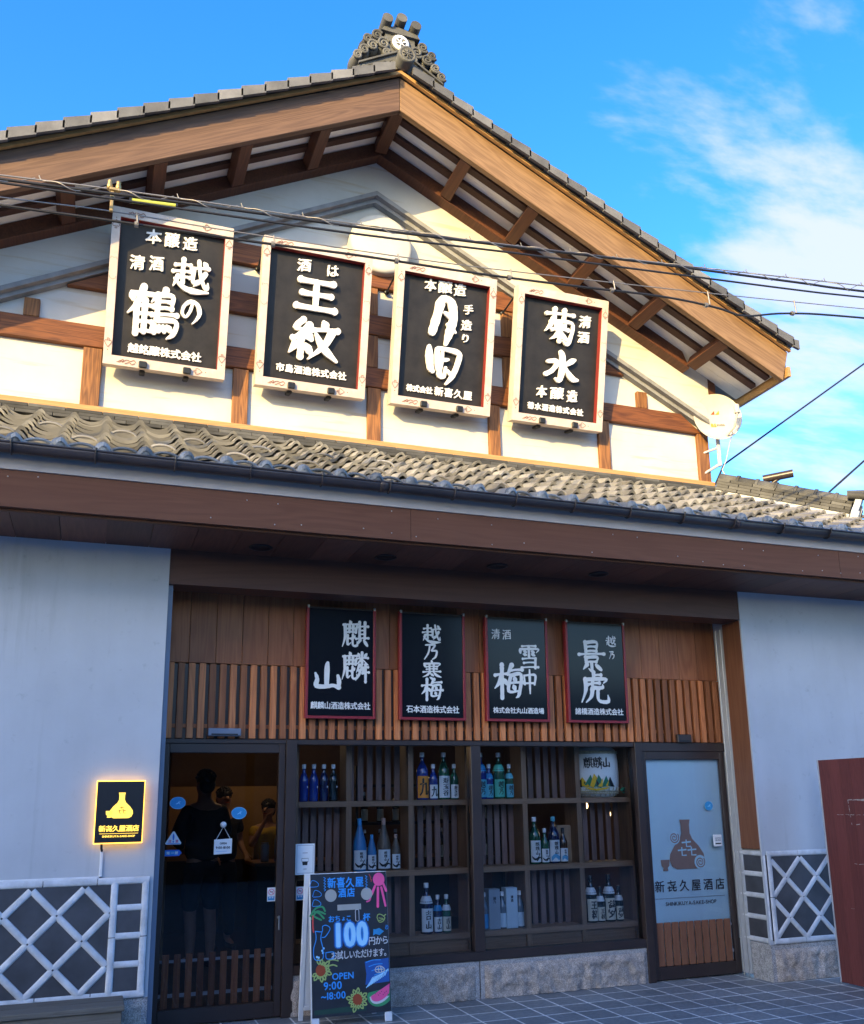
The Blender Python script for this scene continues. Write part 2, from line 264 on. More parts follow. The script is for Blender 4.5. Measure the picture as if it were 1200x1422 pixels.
# ------------------------------------------------------------------ mesh helpers
class MB:
    def __init__(s): s.v = []; s.f = []; s.mi = []; s.sm = []; s.rn = []; s.mats = []; s.cur = 0
    def mat(s, m):
        if m not in s.mats: s.mats.append(m)
        s.cur = s.mats.index(m); return s
    def add(s, vs, fs, smooth=False, rnd=None):
        o = len(s.v); s.v += [tuple(p) for p in vs]; r = random.random() if rnd is None else rnd
        for f in fs: s.f.append(tuple(i+o for i in f)); s.mi.append(s.cur); s.sm.append(smooth); s.rn.append(r)
        return s
    def box(s, a, b, rnd=None, mtx=None):
        x0, y0, z0 = a; x1, y1, z1 = b
        if x0 > x1: x0, x1 = x1, x0
        if y0 > y1: y0, y1 = y1, y0
        if z0 > z1: z0, z1 = z1, z0
        vs = [Vector(p) for p in ((x0, y0, z0), (x1, y0, z0), (x1, y1, z0), (x0, y1, z0), (x0, y0, z1), (x1, y0, z1), (x1, y1, z1), (x0, y1, z1))]
        if mtx is not None: vs = [mtx @ p for p in vs]
        return s.add(vs, [(0, 3, 2, 1), (4, 5, 6, 7), (0, 1, 5, 4), (1, 2, 6, 5), (2, 3, 7, 6), (3, 0, 4, 7)], False, rnd)
    def cbox(s, c, size, mtx=None, rnd=None):
        return s.box([c[i]-size[i]/2 for i in range(3)], [c[i]+size[i]/2 for i in range(3)], rnd, mtx)
    def prism(s, poly, y0, y1, smooth=False, rnd=None, fn=None):
        # polygon in x,z extruded from y0 (front) to y1 (back)
        n = len(poly)
        A = sum(poly[i][0]*poly[(i+1) % n][1]-poly[(i+1) % n][0]*poly[i][1] for i in range(n))
        if A < 0: poly = poly[::-1]
        vs = [(x, y0, z) for x, z in poly]+[(x, y1, z) for x, z in poly]
        if fn: vs = [fn(Vector(p)) for p in vs]
        fs = [tuple(range(n)), tuple(range(2*n-1, n-1, -1))]+[(i, i+n, (i+1) % n+n, (i+1) % n) for i in range(n)]
        return s.add(vs, fs, False, rnd)
    def tube(s, pts, r, seg=8, cap=True, rnd=None):
        pts = [Vector(p) for p in pts]; n = len(pts); vs = []; fs = []
        rr = r if isinstance(r, (list, tuple)) else [r]*n
        up = None
        for i, p in enumerate(pts):
            d = (pts[min(i+1, n-1)]-pts[max(i-1, 0)]).normalized()
            if up is None: up = d.orthogonal().normalized()
            up = (up-d*up.dot(d)); up = up.normalized() if up.length > 1e-6 else d.orthogonal().normalized()
            sd = d.cross(up)
            for k in range(seg):
                a = 2*PI*k/seg; vs.append(p+(up*math.cos(a)+sd*math.sin(a))*rr[i])
        for i in range(n-1):
            for k in range(seg): fs.append((i*seg+k, i*seg+(k+1) % seg, (i+1)*seg+(k+1) % seg, (i+1)*seg+k))
        s.add(vs, fs, True, rnd)
        if cap:
            s.add(vs[:seg], [tuple(range(seg-1, -1, -1))], False, rnd); s.add(vs[-seg:], [tuple(range(seg))], False, rnd)
        return s
    def lathe(s, prof, c=(0, 0, 0), seg=20, axis='Z', rnd=None, fn=None):
        vs = []; fs = []; n = len(prof)
        for r, h in prof:
            for k in range(seg):
                a = 2*PI*k/seg; p = (r*math.cos(a), r*math.sin(a), h)
                if axis == 'Y': p = (p[0], p[2], p[1])
                if axis == 'X': p = (p[2], p[0], p[1])
                p = (p[0]+c[0], p[1]+c[1], p[2]+c[2]); vs.append(fn(Vector(p)) if fn else p)
        flip = axis == 'Y'
        for i in range(n-1):
            for k in range(seg):
                q = (i*seg+k, i*seg+(k+1) % seg, (i+1)*seg+(k+1) % seg, (i+1)*seg+k); fs.append(q[::-1] if flip else q)
        return s.add(vs, fs, True, rnd)
    def disc(s, c, r, y0, y1, seg=28, sx=1, rnd=None):
        return s.prism([(c[0]+math.cos(2*PI*k/seg)*r*sx, c[1]+math.sin(2*PI*k/seg)*r) for k in range(seg)], y0, y1, rnd=rnd)
    def ball(s, c, r, seg=12, rings=8, sc=(1, 1, 1)):
        prof = [(max(1e-4, math.sin(PI*i/rings))*r, -math.cos(PI*i/rings)*r) for i in range(rings+1)]
        return s.lathe(prof, (0, 0, 0), seg, 'Z', None, lambda p: (p[0]*sc[0]+c[0], p[1]*sc[1]+c[1], p[2]*sc[2]+c[2]))
    def build(s, name, mat=None, parent=None, bevel=0.0, label=None, cat=None, group=None, kind=None, mtx=None):
        me = bpy.data.meshes.new(name)
        vs = s.v if mtx is None else [tuple(mtx @ Vector(p)) for p in s.v]
        me.from_pydata(vs, [], s.f)
        mats = s.mats or [mat]
        for m in mats: me.materials.append(m)
        me.polygons.foreach_set('material_index', s.mi); me.polygons.foreach_set('use_smooth', s.sm)
        at = me.attributes.new('rnd', 'FLOAT', 'FACE'); at.data.foreach_set('value', s.rn)
        me.update()
        o = bpy.data.objects.new(name, me); C.objects.link(o)
        if parent: o.parent = parent
        if bevel:
            b = o.modifiers.new('bevel', 'BEVEL'); b.width = bevel; b.segments = 1; b.limit_method = 'ANGLE'; b.angle_limit = R(40)
        tag(o, label, cat, group, kind); return o
def tag(o, label=None, cat=None, group=None, kind=None):
    for k, v in (('label', label), ('category', cat), ('group', group), ('kind', kind)):
        if v: o[k] = v
def thing(name, loc, label, cat, group=None, rot=(0, 0, 0)):
    o = bpy.data.objects.new(name, None); C.objects.link(o); o.location = loc; o.rotation_euler = rot
    o.empty_display_size = 0.1; tag(o, label, cat, group); return o
def kids(o): return [c for c in bpy.data.objects if c.parent == o]
def copy_tree(o, parent=None):
    c = o.copy(); C.objects.link(c)
    if parent: c.parent = parent
    for k in kids(o): copy_tree(k, c)
    return c

# glyphs: text outlines turned into flat faces in the x,z plane, extruded by hand
_gc = {}
def glyph(ch):
    if ch in _gc: return _gc[ch]
    cu = bpy.data.curves.new('t', 'FONT'); cu.body = ch; cu.size = 1; cu.resolution_u = 3
    ob = bpy.data.objects.new('t', cu); C.objects.link(ob)
    dg = bpy.context.evaluated_depsgraph_get(); me = bpy.data.meshes.new_from_object(ob.evaluated_get(dg))
    vs = [(v.co.x, v.co.y) for v in me.vertices]; fs = []
    for p in me.polygons:
        q = list(p.vertices); a = sum(vs[q[i]][0]*vs[q[(i+1) % len(q)]][1]-vs[q[(i+1) % len(q)]][0]*vs[q[i]][1] for i in range(len(q)))
        fs.append(q if a > 0 else q[::-1])
    cnt = {}
    for q in fs:
        for i in range(len(q)):
            e = (q[i], q[(i+1) % len(q)]); cnt[e] = cnt.get(e, 0)+1
    bd = [e for e in cnt if (e[1], e[0]) not in cnt]
    bpy.data.objects.remove(ob); bpy.data.curves.remove(cu); bpy.data.meshes.remove(me)
    xs = [v[0] for v in vs] or [0]
    _gc[ch] = (vs, fs, bd, min(xs), max(xs)); return _gc[ch]
def put_glyph(mb, ch, cx, cz, w, h, y0, depth=0.0, fat=0.0, fn=None, wob=0.0, n=8, latin=False, nib=None, rise=0.0):
    """glyph fitted so that its em box is w x h and centred on cx,cz; front at y0, going back by depth"""
    vs, fs, bd, x0, x1 = glyph(ch)
    if not vs: return
    offs = [(0, 0)] if fat == 0 else [(math.cos(2*PI*k/n)*fat, math.sin(2*PI*k/n)*fat*0.8) for k in range(n)]
    if nib: offs = [(k/3*fat*math.cos(nib)*1.35-j*fat*.32*math.sin(nib), k/3*fat*math.sin(nib)*1.35+j*fat*.32*math.cos(nib)) for k in range(-3, 4) for j in ((-1, 1) if abs(k) < 3 else (0,))]
    sd = random.random()*50
    for k, (ox, oz) in enumerate(offs):
        P = []
        for x, z in vs:
            u = (x-(x0+x1)/2 if latin else x-0.5)*w+cx; v = (z-(0.35 if latin else 0.38))*h+cz
            if wob:
                q = noise.noise_vector(Vector((u*6/max(w, 0.05)+sd, v*6/max(w, 0.05), sd))); u += q.x*wob*w; v += q.y*wob*h
            v += rise*(u-cx)
            if nib: q2 = 0.72+0.55*noise.noise(Vector((u*5/w+sd, v*5/h, sd+7))); P.append((u+ox*q2, v+oz*q2)); continue
            P.append((u+ox, v+oz))
        yy = y0-0.00015*k; m = len(P)
        V = [Vector((u, yy, v)) for u, v in P]; F = list(fs)
        if depth:
            V += [Vector((u, y0+depth, v)) for u, v in P]; F = F+[(b, a, a+m, b+m) for a, b in bd]
        if fn: V = [fn(p) for p in V]
        mb.add(V, F)
def put_row(mb, txt, x0, x1, z, h, y0, depth=0, fat=0, fn=None, latin=False, wob=0.0, n=4):
    if latin:
        ws = [(glyph(c)[4]-glyph(c)[3]) if c != ' ' and glyph(c)[0] else 0.3 for c in txt]; gap = 0.12
        tot = sum(ws)+gap*(len(txt)-1); sc = (x1-x0)/tot; x = x0
        for c, wd in zip(txt, ws):
            if c != ' ': put_glyph(mb, c, x+wd*sc/2, z, sc, sc, y0, depth, fat, fn, wob, n, True)
            x += (wd+gap)*sc
    else:
        k = len(txt); p = (x1-x0)/k
        for i, c in enumerate(txt): put_glyph(mb, c, x0+p*(i+0.5), z, min(p, h)*1.02 if p < h*1.3 else h, h, y0, depth, fat, fn, wob, n)
def catmull(pts, sub=5):
    if len(pts) < 3: return pts
    o = []
    for i in range(len(pts)-1):
        p0, p1, p2, p3 = pts[max(i-1, 0)], pts[i], pts[i+1], pts[min(i+2, len(pts)-1)]
        for k in range(sub):
            t = k/sub; o.append(tuple(0.5*(2*b+(c-a)*t+(2*a-5*b+4*c-d)*t*t+(3*b-a-3*c+d)*t**3) for a, b, c, d in zip(p0, p1, p2, p3)))
    o.append(pts[-1]); return o
_sk = [0]
def ribbon(mb, pts, y0, depth=0.0, fn=None, smooth=True, caps=True, rough=0.0):
    """brush stroke: centre line of (x, z, width) with round ends; each stroke sits a hair in front of the last"""
    p = catmull(pts) if smooth else pts
    _sk[0] = (_sk[0]+1) % 24; yy = y0-0.00015*_sk[0]
    n = len(p); L = []; Rr = []
    for i in range(n):
        a = p[max(i-1, 0)]; b = p[min(i+1, n-1)]; dx, dz = b[0]-a[0], b[1]-a[1]; l = math.hypot(dx, dz) or 1; nx, nz = -dz/l, dx/l
        wv = p[i][2]/2*(1+rough*(random.random()-0.5))
        L.append((p[i][0]+nx*wv, p[i][1]+nz*wv)); Rr.append((p[i][0]-nx*wv, p[i][1]-nz*wv))
    def cap(c, frm):
        r = c[2]/2; a0 = math.atan2(frm[1]-c[1], frm[0]-c[0]); return [(c[0]+r*math.cos(a0-PI*k/5), c[1]+r*math.sin(a0-PI*k/5)) for k in range(1, 5)]
    vs = []; fs = []
    for a, b in zip(L, Rr): vs += [a, b]
    for i in range(n-1): fs.append((2*i+1, 2*i+3, 2*i+2, 2*i))
    ring = list(range(0, 2*n, 2))
    if caps:
        e = cap(p[-1], L[-1]); o = len(vs); vs += e; fs.append((2*n-2,)+(2*n-1,)+tuple(range(o+3, o-1, -1))); fs[-1] = tuple(fs[-1])
        e2 = cap(p[0], Rr[0]); o2 = len(vs); vs += e2; fs.append((1, 0)+tuple(range(o2+3, o2-1, -1)))
        loop = [0]+list(range(2, 2*n, 2))+list(range(o, o+4))+list(range(2*n-1, 0, -2))+list(range(o2, o2+4))
    else: loop = list(range(0, 2*n, 2))+list(range(2*n-1, 0, -2))
    m = len(vs); V = [Vector((x, yy, z)) for x, z in vs]
    if depth:
        V += [Vector((x, y0+depth, z)) for x, z in vs]; k = len(loop)
        fs += [(loop[i], loop[(i+1) % k], loop[(i+1) % k]+m, loop[i]+m) for i in range(k)]
    if fn: V = [fn(q) for q in V]
    mb.add(V, fs)
STROKES = {
 'の': [[(54, 76, 11), (47, 50, 12), (30, 27, 10), (15, 40, 11), (22, 66, 13), (48, 84, 14), (76, 74, 17), (86, 46, 16), (74, 22, 10), (58, 6, 4)]],
 '王': [[(12, 89, 19), (24, 88, 13), (76, 88, 13), (90, 89, 19)], [(17, 54, 18), (28, 53, 13), (74, 53, 13), (86, 53, 18)], [(5, 15, 19), (18, 14, 13), (82, 14, 13), (96, 14, 20)], [(50, 88, 15), (50, 50, 15), (50, 14, 15)]],
 '月': [[(50, 96, 14), (36, 88, 22), (26, 62, 22), (10, 24, 20)], [(48, 96, 12), (72, 88, 22), (82, 66, 20), (80, 48, 20), (72, 30, 22), (60, 4, 10)], [(50, 66, 8), (66, 62, 14), (80, 56, 12)], [(62, 44, 8), (78, 36, 12), (92, 30, 6)]],
 '岡': [[(10, 94, 10), (12, 70, 20), (16, 40, 17), (22, 30, 12)], [(32, 90, 12), (33, 60, 14), (36, 38, 13)], [(34, 92, 10), (62, 92, 12), (90, 86, 14), (88, 60, 13), (76, 26, 13), (60, 2, 7)], [(36, 62, 9), (52, 64, 10), (62, 66, 7)], [(46, 86, 8), (44, 56, 11), (40, 24, 13), (52, 20, 10), (56, 44, 8)], [(62, 36, 9), (68, 30, 10)]],
 '水': [[(46, 97, 12), (52, 80, 18), (51, 30, 17), (44, 6, 12), (34, 12, 6)], [(10, 62, 10), (30, 66, 14), (36, 58, 14), (24, 36, 12), (6, 22, 14)], [(88, 78, 8), (78, 72, 16), (60, 56, 9)], [(56, 56, 9), (70, 34, 14), (84, 18, 18), (98, 16, 8)]],
 '山': [[(52, 95, 10), (50, 80, 17), (49, 26, 16)], [(12, 60, 8), (18, 42, 14), (16, 20, 16), (48, 18, 13), (70, 22, 12), (90, 16, 15)], [(86, 54, 10), (90, 36, 15), (89, 16, 12)]],
 '乃': [[(14, 86, 8), (40, 88, 11), (70, 88, 12), (56, 64, 10), (50, 54, 9), (80, 54, 12), (74, 22, 12), (54, 6, 6)], [(40, 84, 11), (32, 44, 11), (8, 6, 6)]],
 '中': [[(16, 76, 8), (20, 40, 11)], [(16, 74, 9), (50, 78, 10), (84, 76, 13), (78, 40, 10)], [(20, 44, 9), (78, 46, 9)], [(50, 98, 8), (50, 60, 13), (50, 4, 7)]],
}
# brush characters as strokes: a letter for the kind of stroke, then its points on a 100 x 100 square
PROF = dict(h=(1.05, .68, .60, .72, 1.15), v=(1.15, .95, .92, 1.02), p=(1.2, 1.05, .78, .28), n=(.45, .8, 1.2, 1.4, .45), d=(.6, 1.3, .85), k=(1.05, .85, .9, 1.0, .32))
SHIKA = 'd30,99 35,90;h6,84 58,87;p12,84 12,40 2,4;h18,70 55,72;v29,80 28,58;v43,80 42,58;h18,57 53,58;v54,71 53,57;k22,46 22,12 34,19;h22,32 35,34;d50,44 42,36;k42,48 42,11 58,10 58,24'
KANJI = {
 '越': (9.5, 'h8,77 48,81;v29,96 28,58;h2,57 53,62;v28,58 29,26;h29,42 47,44;p16,44 4,14;n6,36 30,14 60,6 100,8;h52,73 98,79;k58,73 57,33 69,40;k71,97 76,60 87,28 97,20 98,36;p90,62 76,38 60,22;d85,95 93,85'),
 '鶴': (9.0, 'd5,85 9,71;k7,82 51,85 46,71;p29,99 18,64 0,42;v17,62 17,2;v33,72 33,8;h20,59 50,62;h20,43 47,45;h20,27 47,29;h17,7 53,10;p73,99 65,86;v58,87 58,36;k58,87 87,88 86,60;h60,73 85,75;h60,60 86,62;h57,46 97,50;k58,35 96,37 93,12 80,0;d55,26 50,11;d63,25 63,13;d71,25 74,14;d79,26 85,17'),
 '紋': (11.5, 'k28,98 12,76 30,74;p41,85 22,58 6,50;h8,49 43,55;d36,66 46,51;v25,50 25,4;p14,34 2,12;d35,36 46,17;d70,99 77,85;h47,75 100,81;p89,76 74,40 42,2;n55,67 72,34 101,4'),
 '菊': (10.0, 'h4,83 98,88;v32,99 31,72;v66,99 65,74;p29,72 18,50 2,32;k20,61 94,65 91,20 80,2 64,11;d35,55 43,46;d72,57 62,46;h25,39 81,43;v52,59 52,7;p50,38 40,22 22,11;n54,38 66,22 82,13'),
 '麒': (8.0, SHIKA+';h57,77 100,81;v68,96 68,36;v89,96 88,36;h68,64 88,65;h68,50 88,51;h55,34 102,38;p70,30 56,8;d84,30 98,10'),
 '麟': (7.6, SHIKA+';d63,96 68,85;d96,96 88,85;h57,77 100,81;v78,99 78,58;p76,76 58,58;n80,76 101,57;p69,56 57,30;k66,50 77,51 66,20 54,2;d63,41 69,34;h80,45 101,49;h80,27 104,31;v92,58 92,-3;v83,46 83,28'),
 '寒': (8.6, 'd49,101 53,91;d9,85 13,69;k9,83 94,87 86,73;h20,68 81,71;h22,55 79,59;h3,41 99,46;v38,78 38,44;v62,78 61,44;p40,42 26,27 1,16;n60,42 76,27 102,17;d44,33 59,24;d40,15 61,3'),
 '梅': (10.0, 'h2,67 46,72;v26,99 25,0;p24,64 15,44 0,28;d29,56 43,43;p61,99 45,75;h52,81 97,86;k57,68 48,21 88,23;k56,67 93,71 85,14 74,2;h43,43 103,48;d70,63 73,50;d66,38 71,27'),
 '雪': (9.0, 'h18,94 83,97;d7,83 9,66;k9,81 94,85 86,69;v50,94 50,52;d25,73 37,70;d23,61 37,58;d62,75 75,70;d62,63 77,57;h19,41 82,45;v81,44 79,4;h24,24 78,27;h12,4 93,8'),
 '景': (10.0, 'v28,97 30,64;k28,95 73,98 70,63;h30,80 70,82;h30,65 70,67;h2,53 101,58;v28,44 30,26;k28,43 73,46 68,25;h30,27 68,29;k50,26 50,-2 38,5;p32,19 17,2;d66,19 87,2'),
 '虎': (10.5, 'v48,100 48,80;h48,89 75,92;p16,76 16,40 0,0;k16,75 93,79 84,65;h25,59 68,65;k44,73 44,52 79,50 80,60;p41,45 36,20 16,0;h40,43 65,46;k62,44 62,12 76,3 100,5 99,25'),
}
def kanji_strokes(ch):
    wd, st = KANJI[ch]; wd *= 1.22; o = []
    for q in st.split(';'):
        P = [tuple(float(v) for v in a.split(',')) for a in q[1:].split(' ')]
        if q[0] in 'hvd' and len(P) == 2:
            (ax, ay), (bx, by) = P; bow = 1.6 if q[0] == 'h' else 0; P = [(ax+(bx-ax)*f, ay+(by-ay)*f+bow*math.sin(PI*f)) for f in (0, .14, .5, .86, 1)]
        pr = PROF[q[0]]; n = len(P); R_ = []
        for i, (x, y) in enumerate(P):
            u = i/(n-1)*(len(pr)-1); a = int(min(u, len(pr)-2)); R_.append((x, y, wd*(pr[a]+(pr[a+1]-pr[a])*(u-a))*(1.12 if q[0] in 'vpn' else 1)))
        o.append(R_)
    return o
def put_brush(mb, ch, cx, cz, w, h, y0, depth=0.0, fat=0.05, fn=None, wob=0.02):
    if ch in STROKES or ch in KANJI:
        for st in (STROKES[ch] if ch in STROKES else kanji_strokes(ch)):
            ribbon(mb, [(cx+(x-50)/100*w, cz+(z-50)/100*h, ww/100*(w+h)/2) for x, z, ww in st], y0, depth, fn, rough=0.16)
    else: put_glyph(mb, ch, cx, cz, w*1.02, h*1.06, y0, depth, fat*1.25*(w+h)/2, fn, wob*1.3, 8, False, 0.40, 0.09)
def spiral(c, r0, r1, turns, n=40): return [(c[0]+(r0+(r1-r0)*i/n)*math.cos(2*PI*turns*i/n), c[1]+(r0+(r1-r0)*i/n)*math.sin(2*PI*turns*i/n)) for i in range(n+1)]
FLASK = [(-0.16, 1.0), (0.16, 1.0), (0.13, 0.90), (0.13, 0.72), (0.20, 0.60), (0.38, 0.46), (0.52, 0.30), (0.54, 0.18), (0.48, 0.06), (0.34, 0.0), (-0.34, 0.0), (-0.48, 0.06), (-0.54, 0.18), (-0.52, 0.30), (-0.38, 0.46), (-0.20, 0.60), (-0.13, 0.72), (-0.13, 0.90)]
CUP = [(-0.17, 0.26), (0.17, 0.26), (0.15, 0.12), (0.08, 0.07), (0.10, 0.0), (-0.10, 0.0), (-0.08, 0.07), (-0.15, 0.12)]
KI3 = [[(-0.32, 0.82), (0.32, 0.86)], [(0, 1.0), (0, 0.58), (0.30, 0.58)], [(-0.62, 0.36), (-0.02, 0.40)], [(-0.34, 0.56), (-0.34, 0.06), (-0.04, 0.06)], [(0.04, 0.36), (0.66, 0.40)], [(0.32, 0.56), (0.32, 0.06), (0.64, 0.06)]]

# ------------------------------------------------------------------ ground
g = MB(); g.box((-14, -3.0, -0.3), (16, 0.6, 0.0)); g.build('pavement', M['paving'], kind='structure')
g = MB(); g.box((-14, -3.15, -0.3), (16, -3.004, -0.004)); g.build('kerb', M['granite_edge'], kind='structure', bevel=0.01)
g = MB(); g.box((-400, -400, -0.5), (400, 400, -0.14)); g.build('road', M['asphalt'], kind='structure')

# ------------------------------------------------------------------ the shop building
B = thing('shop_building', (0, 0, 0), 'white plastered half-timbered shop with grey tiled gable roof and glass shop front', 'building')
CX = 2.40                       # gable centre
def roofz(x, top): return top-0.505*abs(x-CX)
# lower white walls (with thickness) and their bases
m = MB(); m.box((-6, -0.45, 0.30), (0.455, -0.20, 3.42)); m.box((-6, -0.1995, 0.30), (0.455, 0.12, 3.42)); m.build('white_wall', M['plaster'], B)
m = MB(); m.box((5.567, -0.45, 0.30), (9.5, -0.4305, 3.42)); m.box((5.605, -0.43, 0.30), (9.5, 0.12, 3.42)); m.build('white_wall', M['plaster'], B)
# namako (tile and white joint) dado on both walls
def lattice_front(x0, x1, verts, horiz, nodes_x, clip):
    b = MB(); b.box((x0, -0.466, 0.33), (x1, -0.4505, 1.04)); root = b.build('namako_panel', M['namako'], B)
    t = MB()
    def rail(a, c, r=0.024): t.tube([(a[0], -0.468, a[1]), (c[0], -0.468, c[1])], r, 10)
    # tubes are laid joint by joint, with hair gaps between the moulded pieces
    def seg_rail(a, c, step=0.335, r=0.024):
        L = math.hypot(c[0]-a[0], c[1]-a[1]); n = max(1, round(L/step))
        for i in range(n):
            p = [(a[k]+(c[k]-a[k])*(i/n+0.003/L)) for k in (0, 1)]; q = [(a[k]+(c[k]-a[k])*((i+1)/n-0.003/L)) for k in (0, 1)]; rail(p, q, r)
    for z in (1.05, 0.325): seg_rail((x0, z), (x1, z))
    for xv in verts: seg_rail((xv, 0.33), (xv, 1.045))
    for xa, xb, z in horiz: rail((xa, z), (xb, z), 0.022)
    a, bnd = clip
    zs = [1.013+0.0-0.1675*k for k in range(5)]
    for k in range(len(zs)-1):
        x = nodes_x - 40*0.165
        i = 0
        while x < bnd+0.4:
            up = (i+k) % 2 == 0
            p, q = ((x, zs[k]), (x+0.165, zs[k+1])) if up else ((x, zs[k+1]), (x+0.165, zs[k]))
            if x+0.165 > a+0.01 and x < bnd-0.01:
                def cl(p, q):
                    for s_, e_ in ((a, 1), (bnd, -1)):
                        def ins(u): return u[0] >= a-1e-6 if s_ == a else u[0] <= bnd+1e-6
                        if not ins(p) and ins(q): tt = (s_-p[0])/(q[0]-p[0]); p = (s_, p[1]+(q[1]-p[1])*tt)
                        elif ins(p) and not ins(q): tt = (s_-p[0])/(q[0]-p[0]); q = (s_, p[1]+(q[1]-p[1])*tt)
                    return p, q
                p2, q2 = cl(p, q); dx, dz = q2[0]-p2[0], q2[1]-p2[1]; l = math.hypot(dx, dz)
                if l > 0.03:
                    e = 0.006/l; rail((p2[0]+dx*e, p2[1]+dz*e), (q2[0]-dx*e, q2[1]-dz*e), 0.023)
            x += 0.165; i += 1
    t.v = [(x, -.466+(y+.466)*.36, z) for x, y, z in t.v]; t.build('joint_lattice', M['namako_rail'], root)
lattice_front(-6, 0.43, [0.405, 0.205], [(0.225, 0.385, z) for z in (0.875, 0.695, 0.515)], 0.017, (-6, 0.19))
lattice_front(5.60, 9.3, [5.625], [], 5.955, (5.64, 9.3))
# the same dado returns into the entrance on the right
b = MB(); b.box((5.588, -0.43, 0.33), (5.60, -0.10, 1.04)); rt = b.build('namako_panel', M['namako'], B)
t = MB()
for z in (1.052, 0.875, 0.695, 0.515, 0.325): t.tube([(5.585, -0.42, z), (5.585, -0.10, z)], 0.022, 10)
for z0, z1 in ((0.34, 0.58), (0.585, 0.80), (0.805, 1.035)): t.tube([(5.585, -0.435, z0), (5.585, -0.435, z1)], 0.026, 10)
t.v = [(5.590+(x-5.590)*.4, y, z) for x, y, z in t.v]; t.build('joint_lattice', M['namako_rail'], rt)
# rough granite plinths
def plinth(x0, x1, z1, yf, yb, margin=0.035, seed=0):
    m = MB(); m.mat(M['granite_edge']); m.box((x0, yf+0.012, 0.0), (x1, yb, z1))
    m.mat(M['granite']); nx = max(4, int((x1-x0)/0.022)); nz_ = 12; vs = []; fs = []
    a, b_, c, d = x0+margin, x1-margin, 0.004, z1-margin
    for j in range(nz_+1):
        for i in range(nx+1):
            u, v = i/nx, j/nz_; x = a+(b_-a)*u; z = c+(d-c)*v
            ed = min(1, min(u*(b_-a), (1-u)*(b_-a), (1-v)*(d-c)+0.004)/0.035)
            q = noise.noise(Vector((x*11, z*11, seed)))*0.6+noise.noise(Vector((x*33, z*33, seed+9)))*0.4
            vs.append((x, yf+0.0115-ed*(0.026+0.042*q), z))
    for j in range(nz_):
        for i in range(nx): k = j*(nx+1)+i; fs.append((k, k+1, k+nx+2, k+nx+1))
    m.add(vs, fs, True); m.build('stone_plinth', None, B)
plinth(-6, 0.455, 0.30, -0.47, -0.2, seed=1); plinth(5.565, 9.3, 0.30, -0.47, -0.2, 0.04, seed=2)
plinth(1.455, 3.035, 0.285, -0.05, 0.12, seed=3); plinth(3.045, 4.625, 0.285, -0.05, 0.12, seed=4)
# entrance surround
m = MB(); m.box((0.458, -0.445, 3.14), (5.564, -0.20, 3.405)); m.build('header_beam', M['header'], B)
m = MB(); x = 0.46
while x < 5.60:
    wd = 0.205; m.box((x, 0.0, 2.625), (min(x+wd-0.003, 5.60), 0.06, 3.30)); x += wd
m.build('cedar_boarding', M['board'], B, 0.002)
m = MB(); m.box((0.458, 0.062, 2.62), (5.604, 0.10, 3.42)); m.box((0.458, -0.199, 3.302), (5.564, 0.061, 3.34)); m.build('header_backing', M['header'], B)
m = MB(); x = 0.507
while x < 5.60:
    m.box((x, -0.03, 2.04), (x+0.05, 0.012, 2.618)); x += 0.0795
m.mat(M['frame']); m.box((0.50, 0.013, 2.035), (5.60, 0.05, 2.615)); m.mat(M['slat']); m.box((0.50, 0.0, 2.12), (5.60, 0.0125, 2.15), 0.3)
m.mats = [M['slat'], M['frame'], M['slat']] if False else m.mats
sl = MB(); sl.mat(M['slat']); sl.v, sl.f, sl.sm, sl.rn = m.v, m.f, m.sm, m.rn
nslat = len(m.f)-12; sl.mats = [M['slat'], M['frame']]; sl.mi = [0]*nslat+[1]*6+[0]*6
sl.build('slat_screen', None, B, 0.002)
m = MB(); m.box((5.604, -0.430, 1.085), (5.572, -0.17, 3.14)); m.build('entrance_post', M['post'], B, 0.003)
m = MB(); m.box((5.604, -0.169, 0.02), (5.580, -0.03, 3.14)); m.build('door_jamb', M['jamb'], B, 0.003)
m = MB(); m.tube([(5.576, -0.06, 0.0), (5.576, -0.06, 3.1)], 0.007, 8); m.tube([(5.576, -0.13, 0.0), (5.576, -0.13, 3.1)], 0.005, 8); m.build('edge_strip', M['steel'], B)
m = MB(); m.box((0.457, -0.40, 0.0), (0.492, -0.20, 3.14)); m.build('corner_strip', M['bluestrip'], B, 0.003)
m = MB(); m.box((0.457, -0.195, 0.0), (0.50, 0.05, 3.14)); m.build('door_jamb', M['frame'], B)
# soffit, fascia, eave panel, gutter
m = MB(); x = -6
while x < 9.4:
    m.box((x, -1.135, 3.4055), (x+0.296, -0.20, 3.43)); x += 0.30
m.box((-6, -1.13, 3.4305), (9.4, -0.2, 3.445)); m.build('soffit', M['soffit'], B)
m = MB(); m.box((-6, -1.14, 3.388), (9.4, -1.105, 3.404)); m.build('soffit_trim', M['fascia'], B, 0.003)
m = MB(); m.mat(M['fascia']); xx = -6
for wd in (4.2, 3.9, 4.0, 3.3): m.box((xx, -1.18, 3.405), (xx+wd-.003, -1.136, 3.650), rnd=.5+.04*wd); xx += wd
m.mat(M['steel']); random.seed(3)
for k in range(34):
    xx = -0.6+k*0.21+random.uniform(-.04, .04)
    for zz_ in (3.45, 3.60):
        if random.random() < 0.45: m.ball((xx+random.uniform(-.02, .02), -1.180, zz_+random.uniform(-.02, .02)), 0.005, 6, 4)
m.build('fascia_beam', None, B)
m = MB(); m.box((-6, -1.192, 3.652), (9.4, -1.165, 3.765)); m.build('eave_panel', M['eaveboard'], B)
